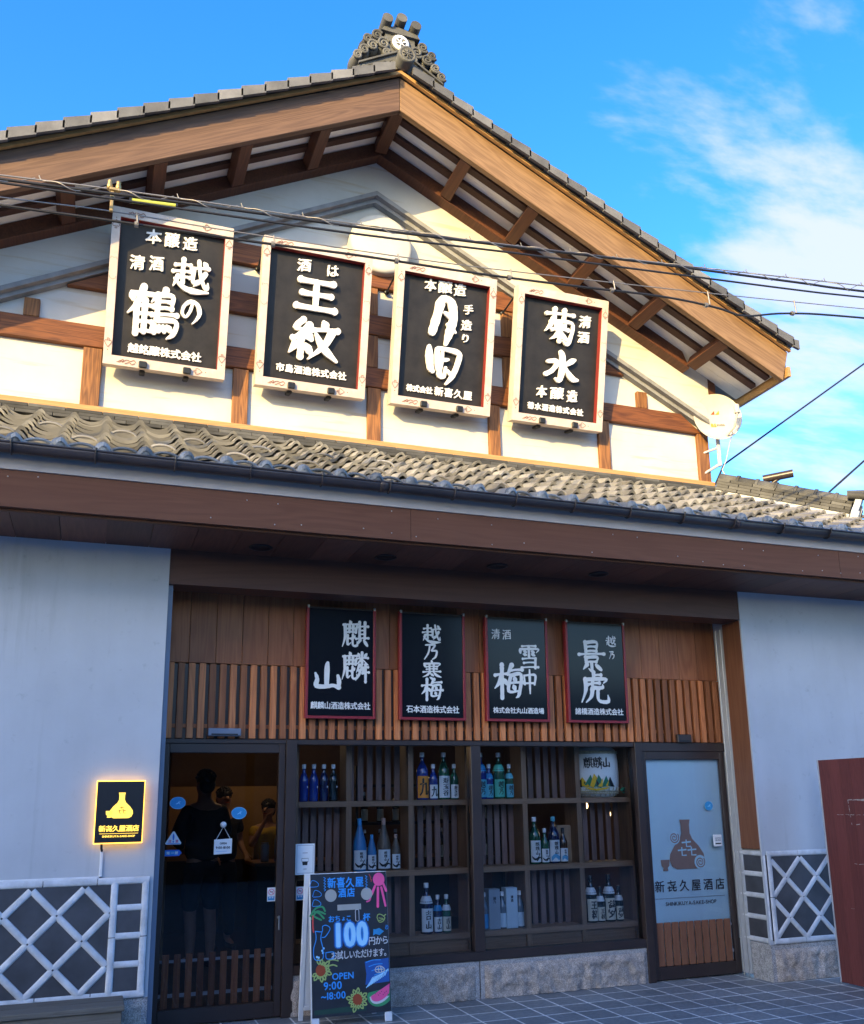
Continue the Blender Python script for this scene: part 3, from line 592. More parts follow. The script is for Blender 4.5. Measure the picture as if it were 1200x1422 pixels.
def half_pipe(mb, x0, x1, y, z, r, th=0.004):
    n = 10; pr = [(y-r*math.cos(PI*i/n), z-r*math.sin(PI*i/n)) for i in range(n+1)]+[(y-(r-th)*math.cos(PI*i/n), z-(r-th)*math.sin(PI*i/n)) for i in range(n, -1, -1)]
    k = len(pr); vs = [(x0, a, b) for a, b in pr]+[(x1, a, b) for a, b in pr]
    mb.add(vs, [(i, (i+1) % k, (i+1) % k+k, i+k) for i in range(k)]+[tuple(range(k-1, -1, -1)), tuple(range(k, 2*k))], True)
m = MB(); half_pipe(m, -6, 9.2, -1.275, 3.783, 0.055); m.tube([(-6, -1.330, 3.785), (9.2, -1.330, 3.785)], 0.007, 6)
for xx in (-2.1, 1.86, 4.95): half_pipe(m, xx-0.035, xx+0.035, -1.275, 3.784, 0.059)
gt = m.build('gutter', M['gutter'], B)
for k in range(-4, 18):
    xx = -0.60+k*0.50; m = MB()
    m.tube([(xx, -1.14, 3.72)]+[(xx, -1.275+0.060*math.cos(a), 3.783-0.060*math.sin(a)) for a in [PI*i/8 for i in range(9)]], 0.006, 6)
    m.tube([(xx, -1.336, 3.783), (xx, -1.338, 3.802)], 0.010, 6); m.tube([(xx-0.02, -1.15, 3.70), (xx+0.02, -1.15, 3.70)], 0.012, 6)
    m.build('gutter_bracket', M['gutter'], gt)

# lower roof: S-shaped tiles, row over row
E_Y, E_Z, U_Y, U_Z = -1.215, 3.752, 0.80, 4.80
RUN = math.hypot(U_Y-E_Y, U_Z-E_Z); dY, dZ = (U_Y-E_Y)/RUN, (U_Z-E_Z)/RUN; nY, nZ = -dZ, dY
COL, ROW = 0.268, 0.232
def tprof(u):
    if u < 0.70: q = (u-0.36)/0.36; return 0.034*q*q*(1.0 if q < 0 else 0.9)
    q = (u-0.70)/0.30; return 0.029+0.040*math.sin(PI*q)+0.005*q
US = [0, .06, .14, .24, .36, .48, .58, .66, .70, .74, .79, .85, .91, .96, 1.0]
tiles = MB(); rows = int(RUN/ROW)+1
random.seed(11)
for c in range(-9, 32):
    X0 = -0.02+c*COL
    for r_i in range(rows):
        s0 = r_i*ROW; s1 = min(s0+ROW+0.03, RUN)
        ymid = E_Y+dY*(s0+0.11)
        if X0 > 6.34+(0.8-ymid)+0.05: continue
        if X0 < -2.2: continue
        jx, jz, jr = random.uniform(-.006, .006), random.uniform(-.005, .007), random.random()
        vs = []; nU = len(US)
        for s, lift, th in ((s0, 0.055, 0), (s1, 0.004, 0)):
            for u in US:
                h = tprof(u)+lift+jz; vs.append((X0+u*COL*1.02+jx, E_Y+dY*s+nY*h, E_Z+dZ*s+nZ*h))
        fs = [(i, i+1, i+1+nU, i+nU) for i in range(nU-1)]
        tiles.add(vs, fs, True, jr)
        fr = [vs[i] for i in range(nU)]+[(vs[i][0], vs[i][1]-nY*0.026+0.004, vs[i][2]-nZ*0.026) for i in range(nU)]
        tiles.add(fr, [(i+nU, i+1+nU, i+1, i) for i in range(nU-1)], False, jr)
        if r_i == 0:      # eave tile: hanging lip and a domed end on the roll
            lip = [(v[0], v[1]-0.006, v[2]+0.004) for v in fr[:nU]]+[(v[0], v[1]-0.008, v[2]-0.026) for v in fr[:nU]]
            tiles.add(lip, [(i+nU, i+1+nU, i+1, i) for i in range(nU-1)], False, jr)
            ux = X0+0.85*COL; tiles.ball((ux, E_Y-0.030, E_Z+0.082), 0.050, 14, 8, (1.0, 0.62, 0.95))
lr = tiles.build('lower_roof', M['kawara'], B)
m = MB(); m.add([(-6, E_Y+0.10, E_Z-0.01), (8.6, E_Y+0.10, E_Z-0.01), (6.4, U_Y, U_Z-0.03), (-6, U_Y, U_Z-0.03), (-6, E_Y+0.10, E_Z-0.05), (8.6, E_Y+0.10, E_Z-0.05), (6.4, U_Y, U_Z-0.07), (-6, U_Y, U_Z-0.07)],
                 [(0, 1, 2, 3), (7, 6, 5, 4), (0, 4, 5, 1), (1, 5, 6, 2), (2, 6, 7, 3), (3, 7, 4, 0)]); m.build('roof_deck', M['mould'], B)
# side slope of the lower roof beyond the hip
m = MB(); m.add([(8.55, E_Y, E_Z-0.02), (8.55, 9, E_Z-0.02), (6.36, 9, U_Z-0.02), (6.36, 0.8, U_Z-0.02)], [(0, 1, 2, 3)]); m.build('side_roof_slope', M['kawara'], B)
# snow-guard hoops standing in the troughs of some rows
for c in range(-9, 32):
    for r_i, par in ((0, 0), (2, 1), (5, 0)):
        if (c+par) % 2 and r_i != 0: continue
        if r_i == 0 and c % 3 == 1 and c > 9: continue
        X0 = -0.02+c*COL; s = r_i*ROW+0.10
        if X0 > 6.34+(0.8-(E_Y+dY*s))-0.25 or X0 < -2: continue
        if r_i == 5 and c > 8: continue
        m = MB(); pts = []
        for k in range(13):
            a = PI*k/12; u = X0+0.36*COL+0.10*math.cos(a); h = 0.040+0.060*math.sin(a)
            pts.append((u, E_Y+dY*s+nY*h+0.015*math.sin(a), E_Z+dZ*s+nZ*h))
        m.tube(pts, 0.011, 7); m.build('snow_guard_hoop', M['kawara'], lr)
# hip ridge on the right: flat courses under round cap tiles, with an end ornament
hd = Vector((1, -1, -0.514)).normalized(); hs_ = Vector((1, 1, 0)).normalized(); hu = hs_.cross(hd).normalized()
if hu.z < 0: hu = -hu
H0 = Vector((6.37, 0.77, 4.815)); HL = 1.40
def hp(s, a, h): return H0+hd*s+hs_*a+hu*h
m = MB(); random.seed(5)
m.mat(M['plaster']); m.add([hp(s, a, h) for s in (0, HL) for a, h in ((-.10, -.02), (.10, -.02), (.10, .055), (-.10, .055))], [(0, 1, 2, 3), (7, 6, 5, 4), (0, 4, 5, 1), (1, 5, 6, 2), (2, 6, 7, 3), (3, 7, 4, 0)])
m.mat(M['kawara_d'])
for k in range(4):
    s = -0.1*(k % 2)
    while s < HL:
        a0 = max(s, 0); a1 = min(s+0.235, HL); wv = 0.115-0.004*k; h0 = 0.057+k*0.034
        m.add([hp(q, a, h) for q in (a0+.002, a1-.002) for a, h in ((-wv, h0), (wv, h0), (wv, h0+.030), (-wv, h0+.030))], [(3, 2, 1, 0), (4, 5, 6, 7), (1, 5, 4, 0), (2, 6, 5, 1), (3, 7, 6, 2), (0, 4, 7, 3)]); s += 0.24
s = 0
while s < HL-0.05:
    for q0, q1, rr in ((s, s+0.20, 0.085), (s+0.185, s+0.215, 0.097)):
        vs = [hp(q, -rr*math.cos(PI*i/10), 0.19+rr*0.95*math.sin(PI*i/10)) for q in (q0, q1) for i in range(11)]
        m.add(vs, [(i, i+11, i+12, i+1) for i in range(10)]+[tuple(range(10, -1, -1)), tuple(range(11, 22))], True)
    s += 0.205
hr = m.build('hip_ridge', None, B)
m = MB(); F = Matrix((( hs_.x, -hd.x, hu.x), (hs_.y, -hd.y, hu.y), (hs_.z, -hd.z, hu.z))).to_4x4(); F.translation = hp(HL+0.02, 0, 0.0)
def hf(p): return F @ p
m.prism([(-.20, -.10), (.20, -.10), (.23, .06), (.14, .16), (.12, .27), (-.12, .27), (-.14, .16), (-.23, .06)], -0.06, 0.0, fn=hf)
for sx in (-1, 1):
    for cx_, cz_, r0 in ((.17*sx, .03, .055), (.15*sx, -.05, .04)):
        m.tube([hf(Vector((x, -.065, z))) for x, z in spiral((cx_, cz_), 0.008, r0, 1.8, 24)], 0.014, 6)
m.mat(M['plaster']); m.lathe([(0.001, -.085), (.06, -.085), (.062, -.07)], (0, 0, .10), 20, 'Y', None, hf); m.mat(M['kawara_d']); m.lathe([(.062, -.07), (.085, -.078), (.085, -.06)], (0, 0, .10), 20, 'Y', None, hf)
for z in (.07, .10, .13): m.tube([hf(Vector((-.04, -.088, z))), hf(Vector((.04, -.088, z)))], 0.006, 5)
m.tube([hf(Vector((0, -.17, .33))), hf(Vector((0, .10, .27)))], 0.055, 14); m.tube([hf(Vector((-.12, -.14, .27))), hf(Vector((-.12, .08, .24)))], 0.04, 12)
m.build('ridge_end_ornament', M['kawara_d'], hr)
m = MB(); m.tube([(6.87, 0.55, 5.00), (7.10, 0.33, 5.02)], 0.045, 12); m.tube([(6.93, 0.50, 4.93), (7.0, 0.43, 4.99)], 0.02, 8); m.build('loose_pipe', M['gutter'], hr)

# upper gable wall
UY = 0.80
def vz(x): return 7.606-0.515*abs(x-CX)
m = MB(); m.prism([(-1.54, 4.70), (6.34, 4.70), (6.34, 6.30), (CX, 8.40), (-1.54, 6.30)], UY, UY+0.2)
m.box((6.14, 1.0, 4.70), (6.34, 10, 6.28)); m.box((-1.54, 1.0, 4.70), (-1.34, 10, 6.28)); m.build('gable_wall', M['gplaster'], B)
# thick outer plaster band above the timber panel, stepping back along a moulded edge
xe = 6.355; m = MB()
for sg in (-1, 1):
    P = [(CX, vz(CX)+0.09), (CX+sg*(xe-CX), vz(xe)+0.09), (CX+sg*(xe-CX), 6.25), (CX, 8.36)]
    m.prism(P, UY-0.10, UY-0.002)
m.build('upper_plaster_band', M['gplaster'], B)
m = MB()
for sg in (-1, 1):
    for o0, o1, y0 in ((0.045, 0.095, UY-0.135), (0.0, 0.05, UY-0.075)):
        xx = CX+sg*(xe-CX-0.05)
        m.prism([(CX, vz(CX)+o0), (xx, vz(xx)+o0), (xx, vz(xx)+o1), (CX, vz(CX)+o1)], y0, UY-0.001)
m.build('plaster_moulding', M['mould'], B)
random.seed(21)
for z0, z1 in ((5.54, 5.75), (6.11, 6.33), (6.64, 6.86)):
    h0 = min(3.86, (7.606-z0)/0.515-0.02); h1 = min(3.86, (7.606-z1)/0.515-0.02)
    m = MB(); m.prism([(CX-h0, z0), (CX+h0, z0), (CX+h1, z1), (CX-h1, z1)], UY-0.055, UY+0.01); m.build('timber_beam', M['timber'], B, 0.006)
for xx, wd, z0, z1 in ((-1.45, .14, 4.97, 5.535), (-.22, .16, 4.97, 5.535), (1.09, .145, 4.97, 5.535), (2.395, .135, 4.97, 5.535), (3.69, .125, 4.97, 5.535), (4.985, .135, 4.97, 5.535), (6.265, .145, 4.97, 5.57),
                       (2.37, .13, 5.755, 6.105), (2.37, .13, 6.335, 6.635), (.87, .13, 5.755, 6.105), (.87, .13, 6.335, 6.635), (3.88, .13, 5.755, 6.105), (3.88, .13, 6.335, 6.635), (-.75, .13, 5.755, 5.93), (5.50, .13, 5.755, 5.95)):
    m = MB(); m.box((xx-wd/2, UY-0.045, z0), (xx+wd/2, UY+0.01, z1)); m.build('timber_post', M['timber_z'], B, 0.005)
m = MB(); m.box((-1.54, UY-0.07, 4.912), (6.36, UY+0.01, 4.972)); m.build('sill_trim', M['trimwood'], B, 0.004)
m = MB(); random.seed(9)
for k in range(3):
    xx = -1.6+0.1*k
    while xx < 6.36:
        m.box((xx, UY-0.13-0.008*k+0.02, 4.812+(2-k)*0.033), (min(xx+0.296, 6.37), UY+0.01, 4.842+(2-k)*0.033)); xx += 0.30
m.build('flashing_tiles', M['kawara_d'], B, 0.003)
m = MB(); m.lathe([(0.001, 0.655), (0.29, 0.655), (0.322, 0.668), (0.33, 0.69), (0.33, 0.80)], (2.45, 0, 7.10), 48, 'Y'); m.build('plaster_roundel', M['gplaster'], B)

# upper roof
m = MB()
for sg in (-1, 1):
    P = [(CX, 8.24), (CX+sg*4.42, roofz(CX+4.42, 8.24)), (CX+sg*4.42, roofz(CX+4.42, 8.47)), (CX, 8.47)]
    m.prism(P, -0.035, 10.2)
ur = m.build('upper_roof', M['kawara'], B)
m = MB(); random.seed(4)
for sg in (-1, 1):
    y = -0.038
    while y < 0.6:
        P = [(CX+sg*0.01, 8.207), (CX+sg*4.34, roofz(CX+4.34, 8.207)), (CX+sg*4.34, roofz(CX+4.34, 8.235)), (CX+sg*0.01, 8.235)]
        m.prism(P, y, y+0.148); y += 0.15
m.build('soffit_boards', M['soffit_white'], ur)
for sg in (-1, 1):
    m = MB(); m.prism([(CX+sg*0.002, 8.05), (CX+sg*4.30, roofz(CX+4.30, 8.05)), (CX+sg*4.40, roofz(CX+4.40, 8.42)+0.02), (CX+sg*0.002, 8.42)], -0.105, -0.042)
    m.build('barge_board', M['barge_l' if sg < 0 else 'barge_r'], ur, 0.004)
    m = MB(); m.prism([(CX, 8.425), (CX+sg*4.40, roofz(CX+4.40, 8.425)), (CX+sg*4.40, roofz(CX+4.40, 8.462)), (CX, 8.462)], -0.155, -0.121); m.build('verge_batten', M['trimwood'], ur)
    for yy in (0.09, 0.32):
        m = MB(); m.prism([(CX, 8.165), (CX+sg*4.30, roofz(CX+4.30, 8.165)), (CX+sg*4.30, roofz(CX+4.30, 8.206)), (CX, 8.206)], yy, yy+0.08); m.build('rafter', M['rafter'], ur)
    m = MB(); m.prism([(CX, 8.05), (CX+sg*3.62, roofz(CX+3.62, 8.05)), (CX+sg*3.54, roofz(CX+3.54, 8.206)), (CX, 8.206)], 0.56, 0.70); m.build('wall_plate_beam', M['purlin'], ur, 0.004)
    m = MB(); m.box((CX+sg*4.36, -0.12, roofz(CX+4.36, 8.13)), (CX+sg*4.40, 3.0, roofz(CX+4.36, 8.24))); m.build('eave_board', M['trimwood'], ur)
    m = MB(); m.box((CX+sg*(4.05), 0.70, roofz(CX+4.05, 8.05)), (CX+sg*3.95, 0.78, roofz(CX+4.05, 8.3))); m.build('beam_block', M['purlin'], ur)
for k in range(-5, 6):
    xx = CX+0.73*k; zt = roofz(xx, 8.178); zb = roofz(xx, 8.06)
    m = MB(); tl = (-SL if k > 0 else SL if k < 0 else 0); mt = Matrix.Translation((xx, 0, (zt+zb)/2)) @ Matrix.Rotation(-tl, 4, 'Y')
    m.cbox((0, 0.256, 0), (0.125, 0.584, zt-zb), mt); m.build('purlin', M['purlin'], ur, 0.004)
# verge tiles: one lapped over the next down each rake
for sg in (-1, 1):
    m = MB(); random.seed(30+sg); s = 0.10
    cs, sn = math.cos(SL), math.sin(SL)
    while s < 4.42/cs-0.05:
        s1 = min(s+0.245, 4.44/cs)
        def P(q, h): return (CX+sg*(q*cs), 8.475-q*sn+h)
        jr = random.random(); ov = 0.032
        m.prism([P(s, 0.005), P(s1, 0.005+ov), P(s1, 0.005+ov+0.026), P(s, 0.031)], -0.245, 0.35, rnd=jr)
        m.prism([P(s, -0.055), P(s1, -0.055+ov*0.5), P(s1, 0.005+ov), P(s, 0.005)], -0.245, -0.215, rnd=jr)
        vs = []
        s += 0.228
    m.build('verge_tiles', M['verge'], ur)
m = MB(); m.prism([(CX-0.14, 8.45), (CX+0.14, 8.45), (CX+0.11, 8.75), (CX-0.11, 8.75)], 0.16, 10.2); m.tube([(CX, 0.1, 8.76), (CX, 10.2, 8.76)], 0.09, 12); m.build('main_ridge', M['kawara_d'], ur)
# demon-tile ornament on the gable peak
m = MB(); K = M['kawara_d']; m.mat(K)
def sl_poly(a, b, h0, h1): return [(a, roofz(a, h0)), (b, roofz(b, h0)), (b, roofz(b, h1)), (a, roofz(a, h1))]
for sg in (-1, 1):
    m.prism([(CX, 8.50), (CX+sg*0.44, roofz(CX+0.44, 8.50)), (CX+sg*0.45, roofz(CX+0.45, 8.62)), (CX+sg*0.12, 8.66), (CX, 8.68)], -0.14, 0.12)
    m.prism([(CX+sg*0.04, 8.655), (CX+sg*0.43, roofz(CX+0.43, 8.635)), (CX+sg*0.43, roofz(CX+0.43, 8.655)), (CX+sg*0.04, 8.675)], -0.165, -0.141)
    for cx_, cz_, r0 in ((.17, 8.74, .070), (.28, 8.685, .062), (.365, 8.61, .055), (.235, 8.815, .060), (.33, 8.745, .05), (.43, 8.53, .05), (.14, 8.64, .045)):
        m.lathe([(0.001, -.13), (r0*.6, -.135), (r0*.95, -.11), (r0*1.05, -.07), (r0*1.25, -.04), (r0*1.3, .02), (r0*1.1, .07), (.001, .09)], (CX+sg*cx_, 0, cz_), 16, 'Y')
        m.tube([(x, -.135, z) for x, z in spiral((CX+sg*cx_, cz_), 0.006, r0*.95, 1.9*sg, 26)], [0.010+0.006*i/26 for i in range(27)], 6)
    for k in range(5): m.tube([(x, -.150, z) for x, z in spiral((CX+sg*(.09+.07*k), roofz(CX+.09+.07*k, 8.585)), 0.004, 0.022, 1.5, 12)], 0.007, 5)
m.prism([(CX-.165, 8.64), (CX+.165, 8.64), (CX+.15, 8.90), (CX-.15, 8.90)], -0.12, 0.12)
m.prism([(CX-.20, 8.885), (CX+.20, 8.885), (CX+.17, 8.93), (CX, 8.955), (CX-.17, 8.93)], -0.15, 0.14)
m.prism([(CX-.17, 8.925), (CX+.17, 8.925), (CX+.14, 8.96), (CX, 8.985), (CX-.14, 8.96)], -0.13, 0.14)
for dx, zc, zb in ((-.145, 8.985, 8.90), (0.0, 9.03, 8.95), (.145, 8.985, 8.90)):
    m.tube([(CX+dx, -0.20, zc+0.01), (CX+dx, 0.10, zc-0.02)], 0.054, 16)
m.lathe([(0.001, -.285), (.055, -.285), (.060, -.275), (.068, -.29), (.085, -.29), (.088, -.27), (.088, -.16)], (CX+0.02, 0, 8.545), 24, 'Y')
for k in range(4): a = PI*k/4; m.tube([(CX+.02+.05*math.cos(a), -.29, 8.545+.05*math.sin(a)), (CX+.02-.05*math.cos(a), -.29, 8.545-.05*math.sin(a))], 0.007, 5)
m.lathe([(.10, -.12), (.105, -.135), (.085, -.14)], (CX, 0, 8.79), 24, 'Y')
m.mat(M['white']); m.lathe([(0.055, -.150), (.085, -.150), (.088, -.12)], (CX, 0, 8.79), 28, 'Y'); m.lathe([(0.001, -.138), (0.058, -.138)], (CX, 0, 8.79), 28, 'Y')
for k in range(3): a = PI*k/3+0.3; m.tube([(CX+.055*math.cos(a), -.146, 8.79+.055*math.sin(a)), (CX-.055*math.cos(a), -.146, 8.79-.055*math.sin(a))], 0.009, 5)
m.mat(K)
for k in range(6): a = PI*k/3; m.ball((CX+.034*math.cos(a), -.148, 8.79+.034*math.sin(a)), 0.010, 8, 5)
m.build('gable_ornament', None, ur)

# ------------------------------------------------------------------ shop front: window, doors, interior
FR = M['frame']
m = MB(); m.box((1.5205, -0.04, 1.995), (4.5995, 0.06, 2.034)); m.build('window_head', FR, B, 0.003)
m = MB(); m.box((1.5205, -0.05, 0.29), (4.5995, 0.06, 0.355)); wf = m.build('window_sill', FR, B, 0.003)
m = MB(); m.box((3.002, -0.045, 0.3555), (3.092, 0.055, 1.9945)); m.build('mullion', FR, wf, 0.003)
for x0, x1 in ((1.52, 3.0015), (3.0925, 4.60)):
    m = MB(); m.box((x0, 0.004, 0.356), (x1, 0.010, 1.994)); m.build('pane', M['pane'], wf)
for x0, x1 in ((1.435, 1.52), (4.60, 4.672)):
    m = MB(); m.box((x0, -0.055, 0.0), (x1, 0.07, 2.034)); m.build('door_post', FR, B, 0.003)
def door(x0, x1, ztop, slat0, zs1, sn, pitch, sw, yb):
    m = MB(); m.box((x0, -0.03, 0.012), (x0+.05, 0.04, ztop)); m.box((x1-.05, -0.03, 0.012), (x1, 0.04, ztop)); m.box((x0+.0502, -0.03, ztop-.07), (x1-.0502, 0.04, ztop)); m.box((x0+.0502, -0.03, 0.012), (x1-.0502, 0.04, 0.115))
    d = m.build('glass_door', FR, B, 0.003)
    m = MB(); m.box((x0+.051, 0.004, 0.1155), (x1-.051, 0.010, ztop-.0705)); m.build('pane', M['doorpane'] if slat0 < 2 else M['pane'], d)
    m = MB()
    for k in range(sn):
        xx = slat0+k*pitch
        if xx+sw < x1-.05: m.box((xx, yb, 0.118), (xx+sw, yb+.012, zs1))
    m.build('lattice', M['slat' if slat0 < 2 else 'post'], d, 0.002)
    m = MB(); m.box((x0+.052, yb+.014, 0.19), (x1-.052, yb+.026, 0.215)); m.box((x0+.052, yb+.014, zs1-.06), (x1-.052, yb+.026, zs1-.04)); m.build('lattice_rail', M['jamb'], d)
    m = MB(); zh = 0.98
    return d
dl = door(0.503, 1.433, 2.0, 0.575, 0.485, 11, 0.083, 0.048, 0.02)
m = MB(); m.tube([(1.405, -0.055, 0.72), (1.405, -0.055, 0.62)], 0.006, 8); m.box((1.397, -0.05, 0.70), (1.413, -0.031, 0.712)); m.build('handle', M['steel'], dl)
dr = door(4.674, 5.575, 1.955, 4.728, 0.475, 10, 0.0785, 0.066, -0.022)
m = MB(); m.box((4.674, -0.04, 1.9555), (5.60, 0.06, 2.034)); m.build('door_head', FR, B, 0.003)
m = MB(); m.box((0.503, -0.04, 2.0005), (1.434, 0.06, 2.034)); m.build('door_head', FR, B, 0.003)
# interior room
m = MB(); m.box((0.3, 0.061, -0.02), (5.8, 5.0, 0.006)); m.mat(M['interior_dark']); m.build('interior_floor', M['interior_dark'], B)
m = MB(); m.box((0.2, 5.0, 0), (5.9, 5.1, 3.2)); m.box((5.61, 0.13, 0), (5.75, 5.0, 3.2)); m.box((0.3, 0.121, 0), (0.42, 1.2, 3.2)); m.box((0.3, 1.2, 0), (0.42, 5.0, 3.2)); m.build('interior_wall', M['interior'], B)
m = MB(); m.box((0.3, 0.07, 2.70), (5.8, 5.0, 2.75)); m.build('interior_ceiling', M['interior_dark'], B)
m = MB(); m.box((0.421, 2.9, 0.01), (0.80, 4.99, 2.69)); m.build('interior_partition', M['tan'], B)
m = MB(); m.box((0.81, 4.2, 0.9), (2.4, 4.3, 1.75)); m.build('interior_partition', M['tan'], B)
t = thing('service_counter', (2.25, 3.0, 0), 'dark service counter inside the shop seen through the left glass door', 'counter')
m = MB(); m.box((-0.55, -0.28, 0.01), (1.6, 0.28, 0.90)); m.build('base', M['interior_dark'], t, 0.004)
m = MB(); m.box((-0.58, -0.31, 0.9005), (1.62, 0.31, 0.94)); m.build('top', M['shelfwood'], t, 0.004)
for i, (xx, h, r, mt, lb) in enumerate(((1.80, .20, .045, 'boxpale', 'pale round tin on the counter, left of the tall glass jar'), (1.96, .27, .06, 'boxgrey', 'tall grey jar on the counter behind the left glass door'), (2.13, .16, .035, 'yellow', 'small yellow jar on the counter, right of the tall grey jar'))):
    t = thing('counter_jar', (xx, 2.85, 0.9405), lb, 'jar', 'jars on the service counter')
    m = MB(); m.lathe([(0.001, 0), (r, 0), (r, h*.85), (r*.8, h*.9)], seg=16); m.build('body', M[mt], t)
    m = MB(); m.lathe([(r*.85, h*.9), (r*.85, h), (0.001, h)], seg=16); m.build('lid', M['steel'], t)

# display shelf behind the window, cells alternately open and closed with laths
SH = thing('display_shelf', (0, 0, 0), 'brown wooden grid shelf of open cells and lath screens behind the shop window', 'shelf')
YS0, YS1 = 0.15, 0.40
PX = [(1.535, 1.575), (1.972, 2.022), (2.505, 2.562), (3.033, 3.080)], [(3.085, 3.165)[0:2], (3.558, 3.610), (4.090, 4.143), (4.62, 4.66)]
PXS = [1.555, 1.997, 2.533, 3.05, 3.125, 3.584, 4.116, 4.655]
for k, xx in enumerate(PXS):
    wd = 0.048 if k not in (3, 4) else 0.05
    m = MB(); m.box((xx-wd/2, YS0, 0.30), (xx+wd/2, YS0+.05, 2.03)); m.box((xx-.015, YS0+.051, 0.30), (xx+.015, YS1, 2.03)); m.build('upright', M['shelfwood_z'], SH, 0.002)
RZ = (0.437, 0.950, 1.508)
for a, b in ((1.58, 3.03), (3.146, 4.64)):
    for z in RZ:
        m = MB(); m.box((a, YS0-.004, z), (b, YS1, z+.046)); m.build('shelf_board', M['shelfwood'], SH, 0.002)
    m = MB(); m.box((a, YS0+.02, 0.345), (b, YS0+.04, 0.434)); m.box((a, YS0+.02, 0.30), (b, YS0+.038, 0.344)); m.build('base_board', M['shelfwood'], SH)
cells = [(1.58, 1.972), (2.022, 2.508), (2.558, 3.024), None, (3.15, 3.558), (3.61, 4.09), (4.142, 4.63)]
rowsz = [(0.484, 0.949), (0.997, 1.507), (1.555, 2.02)]
random.seed(6)
for ci, lat in ((1, (0, 2)), (0, (1,)), (2, (1,)), (5, (0, 2)), (4, (1,)), (6, (1,))):
    for r_i in lat:
        x0, x1 = cells[ci]; z0, z1 = rowsz[r_i]; m = MB(); n = 6; p = (x1-x0)/n
        for k in range(n):
            xx = x0+p*(k+0.5); m.box((xx-.025, YS0+.17+random.uniform(0, .004), z0), (xx+.025, YS0+.185, z1))
        m.build('lath_screen', M['shelflat'], SH, 0.002)

# bottles
def prof_bottle(big, cone=False):
    if cone: return ([(0.001, 0), (.054, 0), (.056, .01), (.056, .20), (.050, .235), (.020, .345), (.016, .37)], .37, .415, .056) if big else ([(0.001, 0), (.036, 0), (.0375, .008), (.0375, .15), (.034, .17), (.014, .25), (.012, .262)], .262, .285, .0375)
    if big: return ([(0.001, 0), (.050, 0), (.0525, .008), (.0525, .225), (.050, .25), (.040, .275), (.024, .305), (.0165, .325), (.0155, .37), (.018, .373), (.018, .38)], .38, .397, .0525)
    return ([(0.001, 0), (.036, 0), (.0378, .006), (.0378, .165), (.036, .182), (.028, .205), (.017, .228), (.0135, .245), (.013, .275), (.015, .278), (.015, .284)], .284, .298, .0378)
def curved(mb, r, a0, a1, z0, z1, n=12):
    vs = []
    for i in range(n+1):
        a = a0+(a1-a0)*i/n; vs += [(r*math.sin(a), -r*math.cos(a), z0), (r*math.sin(a), -r*math.cos(a), z1)]
    mb.add(vs, [(2*i, 2*i+2, 2*i+3, 2*i+1) for i in range(n)], True)
def on_cyl(r):
    return lambda p: Vector(((r-p.y)*math.sin(p.x/r), -(r-p.y)*math.cos(p.x/r), p.z))
def bottle(x, z, big, glass, label, group, lab=None, txt=None, txtmat='ink', cap='capwhite', cone=False, neck=None, y=0.235, deco=None, rot=0.0, big_txt=False):
    b_rot = math.atan2(-x, y+7.3)*0.0+rot
    t = thing('sake_bottle', (x, y, z), label, 'bottle', group, (0, 0, b_rot))
    pr, hc, ht, r = prof_bottle(big, cone)
    m = MB(); m.lathe(pr, seg=24); m.build('glass_body', G[glass], t)
    rc = pr[-1][0]+.0015; m = MB(); m.lathe([(rc, hc-.022), (rc+.0005, ht-.003), (rc-.003, ht), (0.001, ht)], seg=16); m.build('cap', M[cap], t)
    s = 1.32 if big else 1.0
    if lab:
        z0, z1 = (.012*s, (.125 if not big_txt else .15)*s); m = MB(); m.mat(M[lab]); a = 1.15; curved(m, r+.0008, -a, a, z0, z1)
        if deco == 'wave':
            m.mat(M['wavesblue'])
            for q in range(3): ribbon(m, [(-r+.01, z0+.012+.012*q, .008*s), (-.01, z0+.03*s+.010*q, .010*s), (r*.5, z0+.016+.012*q, .009*s), (r*.9, z0+.04*s, .006*s)], -.0015, 0, on_cyl(r))
        if deco == 'mount':
            m.mat(M['ink']); ribbon(m, [(-r*.9, z0+.035*s, .006*s), (-r*.4, z0+.018*s, .014*s), (r*.1, z0+.03*s, .008*s), (r*.5, z0+.055*s, .006*s)], -.0015, 0, on_cyl(r)); ribbon(m, [(-r*.1, z0+.01*s, .008*s), (r*.4, z0+.03*s, .010*s), (r*.9, z0+.022*s, .006*s)], -.0015, 0, on_cyl(r))
        if txt:
            m.mat(M[txtmat]); fn = on_cyl(r); top = z1-.010*s; zb = z0+(.045*s if deco else .012*s); k = len(txt); hh = (top-zb)/k
            for i, c in enumerate(txt): put_brush(m, c, 0, top-hh*(i+.5), min(hh*.95, r*(1.5 if k == 1 else .95)), hh*.95, -.0022, 0, .03, fn, .02)
        m.build('label', None, t)
    if neck:
        zc = .265 if big else .195
        m = MB(); m.mat(M[neck]); rr = (.0535, .046, .0325) if big else (.039, .0345, .0245)
        m.lathe([(rr[0], zc-.022*s), (rr[1], zc), (rr[2], zc+.022*s)], seg=20); m.build('neck_label', None, t)
    return t
SZ = (0.484, 0.997, 1.555)
GB = 'sake bottles displayed in the shop window'
for x, gl, lb in ((1.640, 'cobalt', 'bright cobalt unlabelled sake bottle, first from the left in the top left cell'), (1.722, 'cobalt', 'cobalt blue unlabelled sake bottle, second from the left in the top left cell'), (1.806, 'ink', 'ink dark unlabelled sake bottle, third from the left in the top left cell'), (1.886, 'dark', 'near black unlabelled sake bottle, last on the right in the top left cell')):
    t = bottle(x, SZ[2], False, gl, lb, GB)
    m = MB(); m.lathe([(0.001, -.038), (.009, -.038), (.0095, -.036)], (0.02, 0.006, .115), 12, 'Y'); m.build('seal', M['capwhite'], t)
